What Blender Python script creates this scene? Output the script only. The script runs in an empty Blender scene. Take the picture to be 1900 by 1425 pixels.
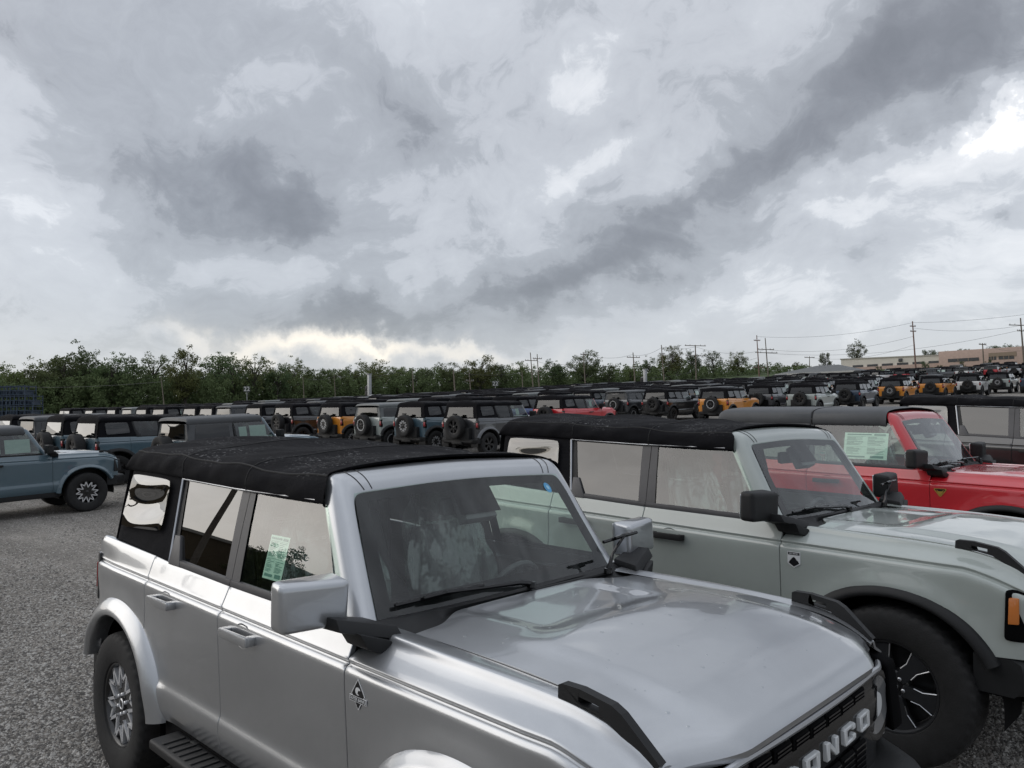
import bpy, bmesh, math, random
import numpy as np
from mathutils import Vector, Matrix, Euler
R = math.radians
random.seed(7); rng = np.random.default_rng(7)
SC = bpy.context.scene
COL = SC.collection

# ------------------------------------------------------------------ camera
CAM_POS = np.array([1.8143, -2.5259, 2.0380]); CAM_F = 1420.7
CAM_YAW, CAM_PITCH, CAM_ROLL = R(134.41), R(2.38), R(-0.75)
def cam_basis():
    y, p, r = CAM_YAW, CAM_PITCH, CAM_ROLL
    f = np.array([math.cos(p)*math.cos(y), math.cos(p)*math.sin(y), math.sin(p)])
    ri = np.array([math.sin(y), -math.cos(y), 0.0]); u = np.cross(ri, f)
    return f, math.cos(r)*ri+math.sin(r)*u, -math.sin(r)*ri+math.cos(r)*u
CF, CR, CU = cam_basis()
def ray(px, py):
    """direction of a point of the photograph (1900 x 1425), depth 1 along the view axis"""
    return CF+(px-950)/CAM_F*CR-(py-712.5)/CAM_F*CU
def at(px, py, d): return CAM_POS+d*ray(px, py)
cd = bpy.data.cameras.new('camera'); cam = bpy.data.objects.new('camera', cd); COL.objects.link(cam)
cd.sensor_fit = 'HORIZONTAL'; cd.sensor_width = 36.0; cd.lens = 36.0*CAM_F/1900.0
cd.clip_start = 0.05; cd.clip_end = 3000
m = Matrix((CR, CU, -CF)).transposed().to_4x4(); m.translation = Vector(CAM_POS)
cam.matrix_world = m; SC.camera = cam

# ------------------------------------------------------------------ sky, sun, exposure
SUN_AZ, SUN_EL = R(214), R(30); EXPOSURE = 0.58
w = bpy.data.worlds.new('World'); SC.world = w; w.use_nodes = True
NT = w.node_tree; NT.nodes.clear()
def N(kind, nt=None, **kw):
    n = (nt or NT).nodes.new(kind)
    for k, v in kw.items(): setattr(n, k, v)
    return n
def lk(a, b, nt=None): (nt or NT).links.new(a, b)
def MATH(op, a, b=None, nt=None, clamp=False):
    n = N('ShaderNodeMath', nt, operation=op); n.use_clamp = clamp
    for i, v in enumerate((a, b)):
        if v is None: continue
        if isinstance(v, (int, float)): n.inputs[i].default_value = v
        else: lk(v, n.inputs[i], nt)
    return n.outputs[0]
def VM(op, a, b=None, nt=None):
    n = N('ShaderNodeVectorMath', nt, operation=op)
    for i, v in enumerate((a, b)):
        if v is None: continue
        if isinstance(v, (tuple, list, np.ndarray)): n.inputs[i].default_value = tuple(float(q) for q in v)
        elif isinstance(v, (int, float)): n.inputs[3].default_value = v
        else: lk(v, n.inputs[i], nt)
    return n.outputs['Value'] if op in ('DOT_PRODUCT', 'LENGTH') else n.outputs[0]
def SCALE(a, s, nt=None):
    n = N('ShaderNodeVectorMath', nt, operation='SCALE'); lk(a, n.inputs[0], nt)
    if isinstance(s, (int, float)): n.inputs[3].default_value = s
    else: lk(s, n.inputs[3], nt)
    return n.outputs[0]
def NOISE(vec, scale, detail=6, rough=.55, dist=0.0, nt=None, out=0, lac=2.0):
    n = N('ShaderNodeTexNoise', nt); n.inputs['Scale'].default_value = scale; n.inputs['Detail'].default_value = detail
    n.inputs['Roughness'].default_value = rough; n.inputs['Distortion'].default_value = dist; n.inputs['Lacunarity'].default_value = lac
    if vec is not None: lk(vec, n.inputs['Vector'], nt)
    return n.outputs[out]
def RAMP(fac, stops, nt=None, interp='LINEAR'):
    n = N('ShaderNodeValToRGB', nt); cr = n.color_ramp; cr.interpolation = interp
    while len(cr.elements) < len(stops): cr.elements.new(0.5)
    for e, (p, c) in zip(cr.elements, stops):
        e.position = p; e.color = (*c, 1) if len(c) == 3 else c
    lk(fac, n.inputs[0], nt); return n.outputs[0]
def MIXC(fac, a, b, nt=None, mode='MIX'):
    n = N('ShaderNodeMix', nt, data_type='RGBA', blend_type=mode)
    for i, v in ((0, fac), (6, a), (7, b)):
        if isinstance(v, (int, float)): n.inputs[i].default_value = v
        elif isinstance(v, (tuple, list)): n.inputs[i].default_value = (*v, 1) if len(v) == 3 else v
        else: lk(v, n.inputs[i], nt)
    return n.outputs[2]

def build_sky():
    tc = N('ShaderNodeTexCoord'); d0 = VM('NORMALIZE', tc.outputs['Generated'])
    sep = N('ShaderNodeSeparateXYZ'); lk(d0, sep.inputs[0]); el = sep.outputs[2]
    inv = MATH('DIVIDE', 1.0, MATH('ADD', MATH('MAXIMUM', el, 0.0), 0.30))
    cmb = N('ShaderNodeCombineXYZ')
    lk(MATH('MULTIPLY', sep.outputs[0], inv), cmb.inputs[0]); lk(MATH('MULTIPLY', sep.outputs[1], inv), cmb.inputs[1])
    uv = cmb.outputs[0]
    # wind-torn warp of the large cloud masses, billows and ragged detail on a flat cloud deck
    wd = VM('SUBTRACT', NOISE(d0, 3.4, 4, .60, out=1), (.5, .5, .5))
    wf = VM('SUBTRACT', NOISE(d0, 14.0, 5, .66, out=1), (.5, .5, .5))
    dw = VM('ADD', VM('ADD', d0, SCALE(wd, .26)), SCALE(wf, .075))
    n2 = NOISE(VM('ADD', uv, SCALE(wd, .7)), 2.4, 9, .66)
    acc = None; warm = None
    # (x, y, half-width, half-height, tilt deg, amount): masses of cloud seen in the sky, + light / - dark
    for (px, py, sx, sy, tilt, amt) in CLOUDS:
        c = ray(px, py); ln = np.linalg.norm(c); c = c/ln
        a = CR*math.cos(R(tilt))+CU*math.sin(R(tilt)); a = a-c*np.dot(a, c); a /= np.linalg.norm(a); b = np.cross(a, c)
        ka, kb = CAM_F*ln/sx, CAM_F*ln/sy
        da = VM('DOT_PRODUCT', dw, a*ka); db = VM('DOT_PRODUCT', dw, b*kb)
        q = MATH('ADD', MATH('MULTIPLY', da, da), MATH('MULTIPLY', db, db))
        g = MATH('MULTIPLY', MATH('POWER', 2.71828, MATH('MULTIPLY', q, -0.8)), amt)
        acc = g if acc is None else MATH('ADD', acc, g)
        if py > 650: warm = g if warm is None else MATH('ADD', warm, g)
    mr = N('ShaderNodeMapRange', interpolation_type='SMOOTHSTEP'); lk(el, mr.inputs[0])
    mr.inputs[1].default_value = .02; mr.inputs[2].default_value = .26; mr.inputs[3].default_value = .30; mr.inputs[4].default_value = 1.0
    base = MATH('MULTIPLY', MATH('MULTIPLY', MATH('SUBTRACT', n2, .5), SKY_ROUGH), mr.outputs[0])
    val = MATH('ADD', MATH('ADD', base, acc), SKY_MID)
    col = RAMP(val, SKY_RAMP)
    # warm clear strip along the horizon under the deck
    hz = N('ShaderNodeMapRange', interpolation_type='SMOOTHSTEP'); lk(el, hz.inputs[0])
    hz.inputs[1].default_value = .15; hz.inputs[2].default_value = .03; hz.inputs[3].default_value = 0; hz.inputs[4].default_value = .30
    col = MIXC(hz.outputs[0], col, (.50, .50, .505))
    # low evening light breaking through under the deck
    col = MIXC(MATH('MULTIPLY', warm, 2.4, clamp=True), col, (.80, .71, .58))
    # an overcast dome grows brighter towards the zenith
    zn = N('ShaderNodeMapRange', interpolation_type='SMOOTHSTEP'); lk(el, zn.inputs[0])
    zn.inputs[1].default_value = .35; zn.inputs[2].default_value = .95; zn.inputs[3].default_value = 1.0; zn.inputs[4].default_value = 1.7
    col = SCALE(col, zn.outputs[0])
    # the evening sun behind the viewer lights the deck round it from within
    sd = np.array([math.cos(SUN_AZ)*math.cos(.24), math.sin(SUN_AZ)*math.cos(.24), math.sin(.24)])
    cs = MATH('MAXIMUM', VM('DOT_PRODUCT', dw, sd), 0.0)
    gl = MATH('MULTIPLY', MATH('POWER', cs, 9.0), .48)
    col = VM('ADD', col, SCALE(MIXC(.0, (1.0, .90, .79), (1, 1, 1)), gl))
    # clear-sky light above the cloud deck
    sky = N('ShaderNodeTexSky', sky_type='NISHITA'); sky.sun_disc = False; sky.sun_elevation = SUN_EL; sky.sun_rotation = math.pi/2-SUN_AZ
    col = VM('ADD', col, SCALE(sky.outputs[0], .010))
    bg = N('ShaderNodeBackground'); bg.inputs[1].default_value = 1.0; lk(col, bg.inputs[0])
    out = N('ShaderNodeOutputWorld'); lk(bg.outputs[0], out.inputs[0])
    w.cycles.sampling_method = 'MANUAL'; w.cycles.sample_map_resolution = 256
SKY_ROUGH, SKY_MID = .80, .50
SKY_RAMP = [(0.0, (.115, .120, .132)), (.24, (.165, .172, .190)), (.33, (.200, .210, .230)), (.375, (.250, .262, .285)), (.475, (.285, .300, .325)), (.515, (.345, .360, .388)), (.62, (.385, .402, .430)), (.665, (.47, .485, .51)), (.78, (.55, .56, .58)), (.83, (.70, .70, .71)), (1.0, (.88, .865, .85))]
CLOUDS = [
 (440, 345, 190, 75, -8, -.24), (545, 395, 80, 38, -10, -.16), (740, 215, 85, 75, -40, -.17), (640, 170, 130, 70, -20, -.08), (230, 150, 420, 150, -10, -.06), (90, 150, 160, 70, -20, -.08),
 (160, 420, 210, 50, 8, .10), (90, 560, 330, 90, 0, .06), (700, 350, 120, 60, 0, .10), (740, 500, 110, 70, 0, .08), (920, 250, 140, 60, 20, .08), (1080, 60, 70, 60, 50, .24), (1130, 230, 130, 45, 30, .22),
 (1270, 300, 80, 50, 45, .20), (1330, 130, 160, 60, 20, -.06), (1500, 260, 330, 90, 25, -.10), (1180, 410, 300, 50, 22, -.20), (1120, 470, 130, 30, 12, -.10), (850, 570, 300, 60, 12, -.20), (640, 615, 140, 36, 0, -.12), (1330, 480, 260, 40, 8, -.05),
 (1650, 120, 260, 80, 25, -.22), (1840, 245, 90, 34, 20, .34), (1780, 300, 200, 60, 15, .16), (1860, 420, 170, 80, 0, .20), (1580, 390, 90, 30, 15, .14), (1540, 580, 460, 90, 0, .17), (1860, 415, 45, 16, 10, -.20),
 (590, 676, 120, 22, 0, .24), (700, 668, 70, 12, 0, .14), (870, 655, 110, 14, 5, .14), (930, 548, 50, 24, 0, .12), (330, 470, 150, 45, 0, -.08), (330, 620, 280, 50, 0, -.03)]
build_sky()
sl = bpy.data.lights.new('sun', 'SUN'); so = bpy.data.objects.new('sun', sl); COL.objects.link(so)
sl.energy = 0.5; sl.angle = R(60); sl.color = (1, .96, .9)
so.rotation_euler = Vector((-math.cos(SUN_AZ)*math.cos(SUN_EL), -math.sin(SUN_AZ)*math.cos(SUN_EL), -math.sin(SUN_EL))).to_track_quat('-Z', 'Y').to_euler()
SC.view_settings.view_transform = 'Standard'; SC.view_settings.look = 'None'; SC.view_settings.exposure = EXPOSURE; SC.view_settings.gamma = 1.0
SC.view_settings.use_curve_mapping = False
SC.render.engine = 'CYCLES'
cy = SC.cycles
cy.use_denoising = True
try: cy.denoiser = 'OPENIMAGEDENOISE'
except Exception: pass
cy.max_bounces = 8; cy.glossy_bounces = 4; cy.transmission_bounces = 6; cy.transparent_max_bounces = 14; cy.diffuse_bounces = 3
cy.caustics_reflective = False; cy.caustics_refractive = False
cy.sample_clamp_indirect = 8

# ------------------------------------------------------------------ terrain shape
def ground_z(x, y):
    y = np.asarray(y, float); x = np.asarray(x, float)
    yy = np.maximum(y-0.6, 0.0); yy = yy*yy/(yy+1.2)
    a = .036*yy+.00012*np.minimum(yy, 220)**2
    xx = np.maximum(-x-5.0, 0.0); xx = xx*xx/(xx+4.0)
    b = .016*np.minimum(xx, 20)+.0095*np.clip(xx-20, 0, 240)
    fade = 1/(1+np.exp(-(y+6)/5.0))
    return a+b*fade
# ------------------------------------------------------------------ materials
MATS = {}
def new_mat(name):
    mt = bpy.data.materials.new(name); mt.use_nodes = True
    return mt, mt.node_tree, mt.node_tree.nodes['Principled BSDF']
def pm(name, col, rough=.5, metal=0.0, coat=0.0, spec=.5, var=0.0, vscale=6.0, bump=0.0, bscale=80.0, coat_rough=.03):
    if name in MATS: return MATS[name]
    mt, nt, b = new_mat(name)
    b.inputs['Base Color'].default_value = (*col, 1); b.inputs['Roughness'].default_value = rough
    b.inputs['Metallic'].default_value = metal; b.inputs['Coat Weight'].default_value = coat
    b.inputs['Coat Roughness'].default_value = coat_rough; b.inputs['Specular IOR Level'].default_value = spec
    if var or bump:
        tc = N('ShaderNodeTexCoord', nt)
    if var:
        n = NOISE(tc.outputs['Object'], vscale, 5, .6, nt=nt)
        c = RAMP(n, [(.3, tuple(v*(1-var) for v in col)), (.7, tuple(min(1, v*(1+var)) for v in col))], nt)
        lk(c, b.inputs['Base Color'], nt)
    if bump:
        bn = N('ShaderNodeBump', nt); bn.inputs['Strength'].default_value = bump; bn.inputs['Distance'].default_value = .01
        lk(NOISE(tc.outputs['Object'], bscale, 3, .6, nt=nt), bn.inputs['Height'], nt); lk(bn.outputs[0], b.inputs['Normal'], nt)
    MATS[name] = mt; return mt
def paint(name, col, metal=0.0, rough=.35):
    """clear-coated car paint with fine flake and a little road film"""
    key = 'paint_'+name
    if key in MATS: return MATS[key]
    mt, nt, b = new_mat(key)
    tc = N('ShaderNodeTexCoord', nt)
    n = NOISE(tc.outputs['Object'], 3.0, 6, .65, nt=nt)
    c = RAMP(n, [(.3, tuple(v*.93 for v in col)), (.75, tuple(v*1.05 for v in col))], nt)
    fl = NOISE(tc.outputs['Object'], 900.0, 1, .5, nt=nt)
    c = MIXC(.10 if metal else .0, c, RAMP(fl, [(.35, tuple(v*.6 for v in col)), (.65, tuple(min(1, v*1.35) for v in col))], nt), nt)
    lk(c, b.inputs['Base Color'], nt)
    b.inputs['Metallic'].default_value = metal; b.inputs['Roughness'].default_value = rough
    b.inputs['Coat Weight'].default_value = 1.0; b.inputs['Coat IOR'].default_value = 1.6
    lk(RAMP(NOISE(tc.outputs['Object'], 7.0, 6, .7, nt=nt), [(.35, (.02,)*3), (.8, (.09,)*3)], nt), b.inputs['Coat Roughness'], nt)
    # long-wave waviness of pressed sheet metal
    bn = N('ShaderNodeBump', nt); bn.inputs['Strength'].default_value = .06; bn.inputs['Distance'].default_value = .02
    lk(NOISE(tc.outputs['Object'], 4.0, 2, .5, nt=nt), bn.inputs['Height'], nt)
    lk(bn.outputs[0], b.inputs['Normal'], nt); lk(bn.outputs[0], b.inputs['Coat Normal'], nt)
    MATS[key] = mt; return mt
def glass(name, tint, f0=.06, rough=0.0, haze=0.0, wav=0.0, streak=None):
    """thin pane: tinted see-through plus mirror reflection that grows towards grazing angles"""
    if name in MATS: return MATS[name]
    mt = bpy.data.materials.new(name); mt.use_nodes = True; nt = mt.node_tree; nt.nodes.clear()
    tr = N('ShaderNodeBsdfTransparent', nt); tr.inputs[0].default_value = (*tint, 1)
    gl = N('ShaderNodeBsdfGlossy', nt); gl.inputs['Roughness'].default_value = rough; gl.inputs[0].default_value = (1, 1, 1, 1)
    lw = N('ShaderNodeLayerWeight', nt); lw.inputs[0].default_value = .5
    if wav:
        tc = N('ShaderNodeTexCoord', nt); bn = N('ShaderNodeBump', nt); bn.inputs['Strength'].default_value = wav; bn.inputs['Distance'].default_value = .03
        lk(NOISE(tc.outputs['Object'], 5.0, 3, .5, nt=nt), bn.inputs['Height'], nt)
        lk(bn.outputs[0], gl.inputs['Normal'], nt)
    p5 = MATH('POWER', lw.outputs['Facing'], 4.0, nt)
    fr = MATH('ADD', MATH('MULTIPLY', p5, 1-f0, nt), f0, nt, clamp=True)
    mx = N('ShaderNodeMixShader', nt); lk(fr, mx.inputs[0], nt); lk(tr.outputs[0], mx.inputs[1], nt); lk(gl.outputs[0], mx.inputs[2], nt)
    last = mx.outputs[0]
    if haze:
        df = N('ShaderNodeBsdfDiffuse', nt); df.inputs[0].default_value = (.55, .58, .58, 1)
        m2 = N('ShaderNodeMixShader', nt); tc = N('ShaderNodeTexCoord', nt)
        vec = VM('MULTIPLY', tc.outputs['Object'], streak, nt) if streak else tc.outputs['Object']
        hz = RAMP(NOISE(vec, 2.2, 5 if streak else 7, .6, .6, nt=nt), [(.38, (haze*.12,)*3), (.72, (haze,)*3)] if streak else [(.45, (0,)*3), (.75, (haze,)*3)], nt)
        lk(hz, m2.inputs[0], nt); lk(last, m2.inputs[1], nt); lk(df.outputs[0], m2.inputs[2], nt); last = m2.outputs[0]
    o = N('ShaderNodeOutputMaterial', nt); lk(last, o.inputs[0], nt)
    MATS[name] = mt; return mt

def fabric_mat():
    mt, nt, b = new_mat('soft_top_fabric'); MATS['fabric'] = mt
    tc = N('ShaderNodeTexCoord', nt); o = tc.outputs['Object']
    base = RAMP(NOISE(o, 2.0, 6, .65, nt=nt), [(.3, (.0045, .0045, .006)), (.75, (.010, .010, .012))], nt)
    # dried rain marks and dust flecks
    sp = RAMP(NOISE(o, 55.0, 4, .7, nt=nt), [(.575, (0,)*3), (.63, (1,)*3)], nt)
    pa = RAMP(NOISE(o, 3.5, 4, .6, nt=nt), [(.48, (0,)*3), (.60, (1,)*3)], nt)
    geo = N('ShaderNodeNewGeometry', nt); sx = N('ShaderNodeSeparateXYZ', nt); lk(geo.outputs['Normal'], sx.inputs[0], nt)
    up = RAMP(sx.outputs[2], [(.55, (0,)*3), (.9, (1,)*3)], nt)
    k = MATH('MULTIPLY', MATH('MULTIPLY', sp, pa, nt), MATH('MULTIPLY', up, .42, nt), nt)
    dust = MATH('MULTIPLY', RAMP(NOISE(o, 5.0, 7, .7, 1.5, nt=nt), [(.45, (0,)*3), (.8, (.07,)*3)], nt), up, nt)
    lk(MIXC(dust, MIXC(k, base, (.40, .40, .41), nt), (.12, .115, .12), nt), b.inputs['Base Color'], nt)
    b.inputs['Roughness'].default_value = .9; b.inputs['Specular IOR Level'].default_value = .12
    b.inputs['Sheen Weight'].default_value = .0
    bn = N('ShaderNodeBump', nt); bn.inputs['Strength'].default_value = .35; bn.inputs['Distance'].default_value = .004
    lk(NOISE(o, 260.0, 2, .5, nt=nt), bn.inputs['Height'], nt)
    b2 = N('ShaderNodeBump', nt); b2.inputs['Strength'].default_value = .55; b2.inputs['Distance'].default_value = .03
    lk(NOISE(VM('MULTIPLY', o, (1.0, 2.4, 2.0), nt), 3.2, 4, .55, .6, nt=nt), b2.inputs['Height'], nt); lk(bn.outputs[0], b2.inputs['Normal'], nt)
    lk(b2.outputs[0], b.inputs['Normal'], nt)
    return mt
fabric_mat()
pm('black_plastic', (.011, .0115, .0125), .55, spec=.35, var=.25, vscale=9, bump=.08, bscale=500)
pm('trim_grey', (.055, .055, .06), .45, var=.15)
pm('gloss_black', (.004, .004, .005), .15, coat=.4, spec=.3)
pm('rubber', (.0095, .0095, .010), .78, var=.35, vscale=14, bump=.25, bscale=120)
pm('alloy_bright', (.74, .75, .77), .30, .55)
pm('alloy_dark', (.012, .012, .013), .3, coat=.3)
pm('alloy_grey', (.05, .052, .056), .35, .6)
pm('alloy_silver', (.55, .56, .57), .3, .5)
pm('chrome', (.75, .76, .78), .12, 1.0)
pm('satin_metal', (.45, .46, .48), .35, .9)
pm('underbody', (.004, .004, .0045), .9, spec=.1)
pm('interior', (.075, .078, .082), .6, var=.2)
pm('seat_fabric', (.085, .088, .093), .8, var=.2, bump=.1)
pm('roll_cage', (.02, .02, .022), .5)
pm('letter_grey', (.62, .64, .65), .35, coat=.4)
pm('lamp_red', (.28, .012, .016), .12, coat=1.0)
pm('lamp_clear', (.16, .165, .17), .08, coat=1.0)
pm('lamp_amber', (.55, .16, .02), .15, coat=1.0)
pm('hard_top', (.058, .062, .067), .55, var=.12, bump=.12, bscale=380)
pm('hard_top_light', (.14, .15, .15), .55, var=.1, bump=.1, bscale=380)
pm('badge_black', (.006, .006, .008), .3)
pm('badge_white', (.7, .71, .72), .35)
pm('badge_gold', (.55, .36, .08), .35, .6)
pm('sticker_blue', (.10, .36, .62), .5)
pm('sticker_white', (.6, .6, .6), .5)
glass('glass', (.74, .86, .80), .10, haze=0.0)
glass('glass_screen', (.88, .96, .92), .055, haze=.075, streak=(1.2, 2.6, .5))
glass('glass_dark', (.055, .06, .06), .10)
glass('glass_far', (.10, .115, .115), .065)
glass('vinyl', (.10, .10, .10), .15, .012)
glass('film', (.84, .90, .88), .10, .12, haze=.42, wav=.8, streak=(5, 7, .9))
glass('lens', (.85, .87, .88), .10)
def paper_mat():
    mt, nt, b = new_mat('window_sticker_paper'); MATS['paper'] = mt
    tc = N('ShaderNodeTexCoord', nt); g = tc.outputs['Generated']
    s = N('ShaderNodeSeparateXYZ', nt); lk(g, s.inputs[0], nt)
    # rows of fine print: text-like dashes inside ruled blocks
    br = N('ShaderNodeTexBrick', nt); br.inputs['Scale'].default_value = 1.0; br.inputs['Brick Width'].default_value = .23; br.inputs['Row Height'].default_value = .035
    br.inputs['Mortar Size'].default_value = .011; br.inputs['Color1'].default_value = (0, 0, 0, 1); br.inputs['Color2'].default_value = (1, 1, 1, 1); br.inputs['Mortar'].default_value = (1, 1, 1, 1)
    br.offset = .37
    cx = N('ShaderNodeCombineXYZ', nt); lk(s.outputs[0], cx.inputs[0], nt); lk(s.outputs[2], cx.inputs[1], nt); lk(cx.outputs[0], br.inputs['Vector'], nt)
    fine = NOISE(VM('MULTIPLY', g, (26, 26, 3), nt), 3.0, 2, .5, nt=nt)
    ink = MATH('MULTIPLY', MATH('SUBTRACT', 1.0, br.outputs[0], nt), MATH('GREATER_THAN', fine, .47, nt), nt)
    big = RAMP(NOISE(VM('MULTIPLY', g, (1.5, 1.5, 5), nt), 2.0, 0, .5, nt=nt), [(.38, (0,)*3), (.41, (1,)*3)], nt)
    col = MIXC(MATH('MULTIPLY', MATH('MULTIPLY', ink, .55, nt), big, nt), (.70, .86, .76), (.10, .22, .20), nt)
    lk(col, b.inputs['Base Color'], nt); b.inputs['Roughness'].default_value = .6
paper_mat(); pm('ink', (.16, .30, .27), .7)
PAINTS = dict(
 silver=paint('silver', (.45, .465, .485), .80, .30), cactus=paint('cactus', (.345, .382, .362), .0, .35), red=paint('red', (.50, .008, .018), .0, .4),
 blue=paint('blue', (.062, .108, .138), .0, .4), orange=paint('orange', (.62, .235, .022), .1, .4), black=paint('black', (.0055, .0055, .007), .0, .3),
 carbon=paint('carbon', (.075, .078, .085), .65, .38), navy=paint('navy', (.028, .05, .085), .4, .38), white=paint('white', (.66, .66, .65), .0, .4),
 royal=paint('royal', (.02, .07, .24), .4, .4))

# ------------------------------------------------------------------ mesh helpers
class MB:
    def __init__(s): s.v = []; s.f = []; s.m = []
    def add(s, v, f, m=0):
        o = len(s.v); s.v += [tuple(map(float, p)) for p in v]; s.f += [tuple(i+o for i in q) for q in f]; s.m += [m]*len(f); return s
    def grid(s, P, m=0, cu=False, cv=False):
        P = np.asarray(P, float); nu, nv = P.shape[:2]; Q = P.reshape(-1, 3)
        i, j = np.meshgrid(np.arange(nu if cu else nu-1), np.arange(nv if cv else nv-1), indexing='ij'); i2, j2 = (i+1) % nu, (j+1) % nv
        q = np.stack([i*nv+j, i2*nv+j, i2*nv+j2, i*nv+j2], -1).reshape(-1, 4)
        same = np.abs(Q[q]-Q[np.roll(q, 1, 1)]).max(-1) <= 1e-7          # corner equals the one before it
        good = ~same.any(1); f = [tuple(t) for t in q[good].tolist()]
        for t, sm in zip(q[~good].tolist(), same[~good]):
            t = tuple(v for v, z in zip(t, sm) if not z)
            if len(t) > 2: f.append(t)
        return s.add(Q.tolist(), f, m)
    def poly(s, pts, m=0): return s.add(pts, [tuple(range(len(pts)))], m)
    def box(s, c, d, m=0, bev=0.0, seg=2, fn=None):
        bm = bmesh.new(); bmesh.ops.create_cube(bm, size=1.0)
        for v in bm.verts: v.co = Vector((v.co.x*d[0], v.co.y*d[1], v.co.z*d[2]))
        if fn:
            for v in bm.verts: v.co = Vector(fn(v.co.x, v.co.y, v.co.z))
        if bev: bmesh.ops.bevel(bm, geom=bm.edges[:], offset=bev, segments=seg, profile=.6, affect='EDGES')
        bm.verts.index_update()
        s.add([(v.co.x+c[0], v.co.y+c[1], v.co.z+c[2]) for v in bm.verts], [[v.index for v in f.verts] for f in bm.faces], m); bm.free(); return s
    def hexa(s, pts, m=0, bev=0.0, seg=2):
        """8 corner points: bottom 4 then top 4"""
        bm = bmesh.new(); vs = [bm.verts.new(p) for p in pts]
        for q in ((3, 2, 1, 0), (4, 5, 6, 7), (0, 1, 5, 4), (1, 2, 6, 5), (2, 3, 7, 6), (3, 0, 4, 7)): bm.faces.new([vs[i] for i in q])
        if bev: bmesh.ops.bevel(bm, geom=bm.edges[:], offset=bev, segments=seg, profile=.6, affect='EDGES')
        bm.verts.index_update()
        s.add([v.co[:] for v in bm.verts], [[v.index for v in f.verts] for f in bm.faces], m); bm.free(); return s
    def prism(s, poly, a, b, fn, m=0, bev=0.0, seg=1):
        """2-D polygon extruded from a to b; fn(u, v, w) -> xyz"""
        bm = bmesh.new(); lo = [bm.verts.new(fn(u, v, a)) for u, v in poly]; hi = [bm.verts.new(fn(u, v, b)) for u, v in poly]; n = len(poly)
        bm.faces.new(lo[::-1]); bm.faces.new(hi)
        for i in range(n): bm.faces.new((lo[i], lo[(i+1) % n], hi[(i+1) % n], hi[i]))
        if bev: bmesh.ops.bevel(bm, geom=bm.edges[:], offset=bev, segments=seg, profile=.6, affect='EDGES')
        bmesh.ops.triangulate(bm, faces=[f for f in bm.faces if len(f.verts) > 4])
        bm.verts.index_update()
        s.add([v.co[:] for v in bm.verts], [[v.index for v in f.verts] for f in bm.faces], m); bm.free(); return s
    def tube(s, path, r, n=8, m=0, cap=True):
        path = [Vector(p) for p in path]; rings = []
        rs = r if isinstance(r, (list, tuple)) else [r]*len(path)
        for i, p in enumerate(path):
            t = (path[min(i+1, len(path)-1)]-path[max(i-1, 0)]).normalized()
            a = t.cross(Vector((0, 0, 1)));  a = a if a.length > .05 else t.cross(Vector((0, 1, 0))); a.normalize(); b = a.cross(t)
            rings.append([p+a*rs[i]*math.cos(2*math.pi*k/n)+b*rs[i]*math.sin(2*math.pi*k/n) for k in range(n)])
        s.grid(np.array([[list(q) for q in rg] for rg in rings]), m, cv=True)
        if cap:
            s.poly([list(q) for q in rings[0]][::-1], m); s.poly([list(q) for q in rings[-1]], m)
        return s
    def lathe(s, prof, n=48, m=0, y0=0.0):
        """profile of (radius, y) turned about the y axis"""
        P = [[(r*math.cos(2*math.pi*k/n), y0+y, r*math.sin(2*math.pi*k/n)) for (r, y) in prof] for k in range(n)]
        return s.grid(np.array(P), m, cu=True)
    def mirror_y(s):
        o = MB(); o.v = [(x, -y, z) for x, y, z in s.v]; o.f = [tuple(reversed(q)) for q in s.f]; o.m = list(s.m); return o
    def join(s, o, mmap=None, off=(0, 0, 0)):
        b = len(s.v); s.v += [(x+off[0], y+off[1], z+off[2]) for x, y, z in o.v]; s.f += [tuple(i+b for i in q) for q in o.f]
        s.m += [(mmap[i] if mmap else i) for i in o.m]; return s
    def mesh(s, name, mats, sharp=38, recalc=False):
        me = bpy.data.meshes.new(name); me.from_pydata(s.v, [], s.f)
        if recalc:
            bm = bmesh.new(); bm.from_mesh(me); bmesh.ops.recalc_face_normals(bm, faces=bm.faces); bm.to_mesh(me); bm.free()
        me.polygons.foreach_set('material_index', s.m); me.polygons.foreach_set('use_smooth', [True]*len(s.f))
        for mm in mats: me.materials.append(MATS[mm] if isinstance(mm, str) else mm)
        if sharp: me.set_sharp_from_angle(angle=R(sharp))
        me.update(); return me
def link(name, me, parent=None, loc=None, rot=None, scale=None):
    o = bpy.data.objects.new(name, me); COL.objects.link(o)
    if parent is not None: o.parent = parent
    if loc is not None: o.location = loc
    if rot is not None: o.rotation_euler = rot
    if scale is not None: o.scale = scale
    return o
def empty(name, loc=(0, 0, 0), rot=(0, 0, 0)):
    o = bpy.data.objects.new(name, None); COL.objects.link(o); o.location = loc; o.rotation_euler = rot; o.empty_display_size = .3; return o
def tag(o, label=None, cat=None, group=None, kind=None):
    if label: o['label'] = label
    if cat: o['category'] = cat
    if group: o['group'] = group
    if kind: o['kind'] = kind
    return o
def hermite(xs, P, x):
    """smooth interpolation of rows P given at xs"""
    xs = np.asarray(xs, float); P = np.asarray(P, float)
    d = np.diff(P, axis=0)/np.diff(xs).reshape(-1, *([1]*(P.ndim-1)))
    t = np.empty_like(P); t[0] = d[0]; t[-1] = d[-1]
    same = d[:-1]*d[1:] > 0
    t[1:-1] = np.where(same, 2*d[:-1]*d[1:]/np.where(same, d[:-1]+d[1:], 1), 0)
    i = int(np.clip(np.searchsorted(xs, x)-1, 0, len(xs)-2)); h = xs[i+1]-xs[i]; u = np.clip((x-xs[i])/h, 0, 1)
    return (2*u**3-3*u**2+1)*P[i]+(u**3-2*u**2+u)*h*t[i]+(-2*u**3+3*u**2)*P[i+1]+(u**3-u**2)*h*t[i+1]
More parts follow.
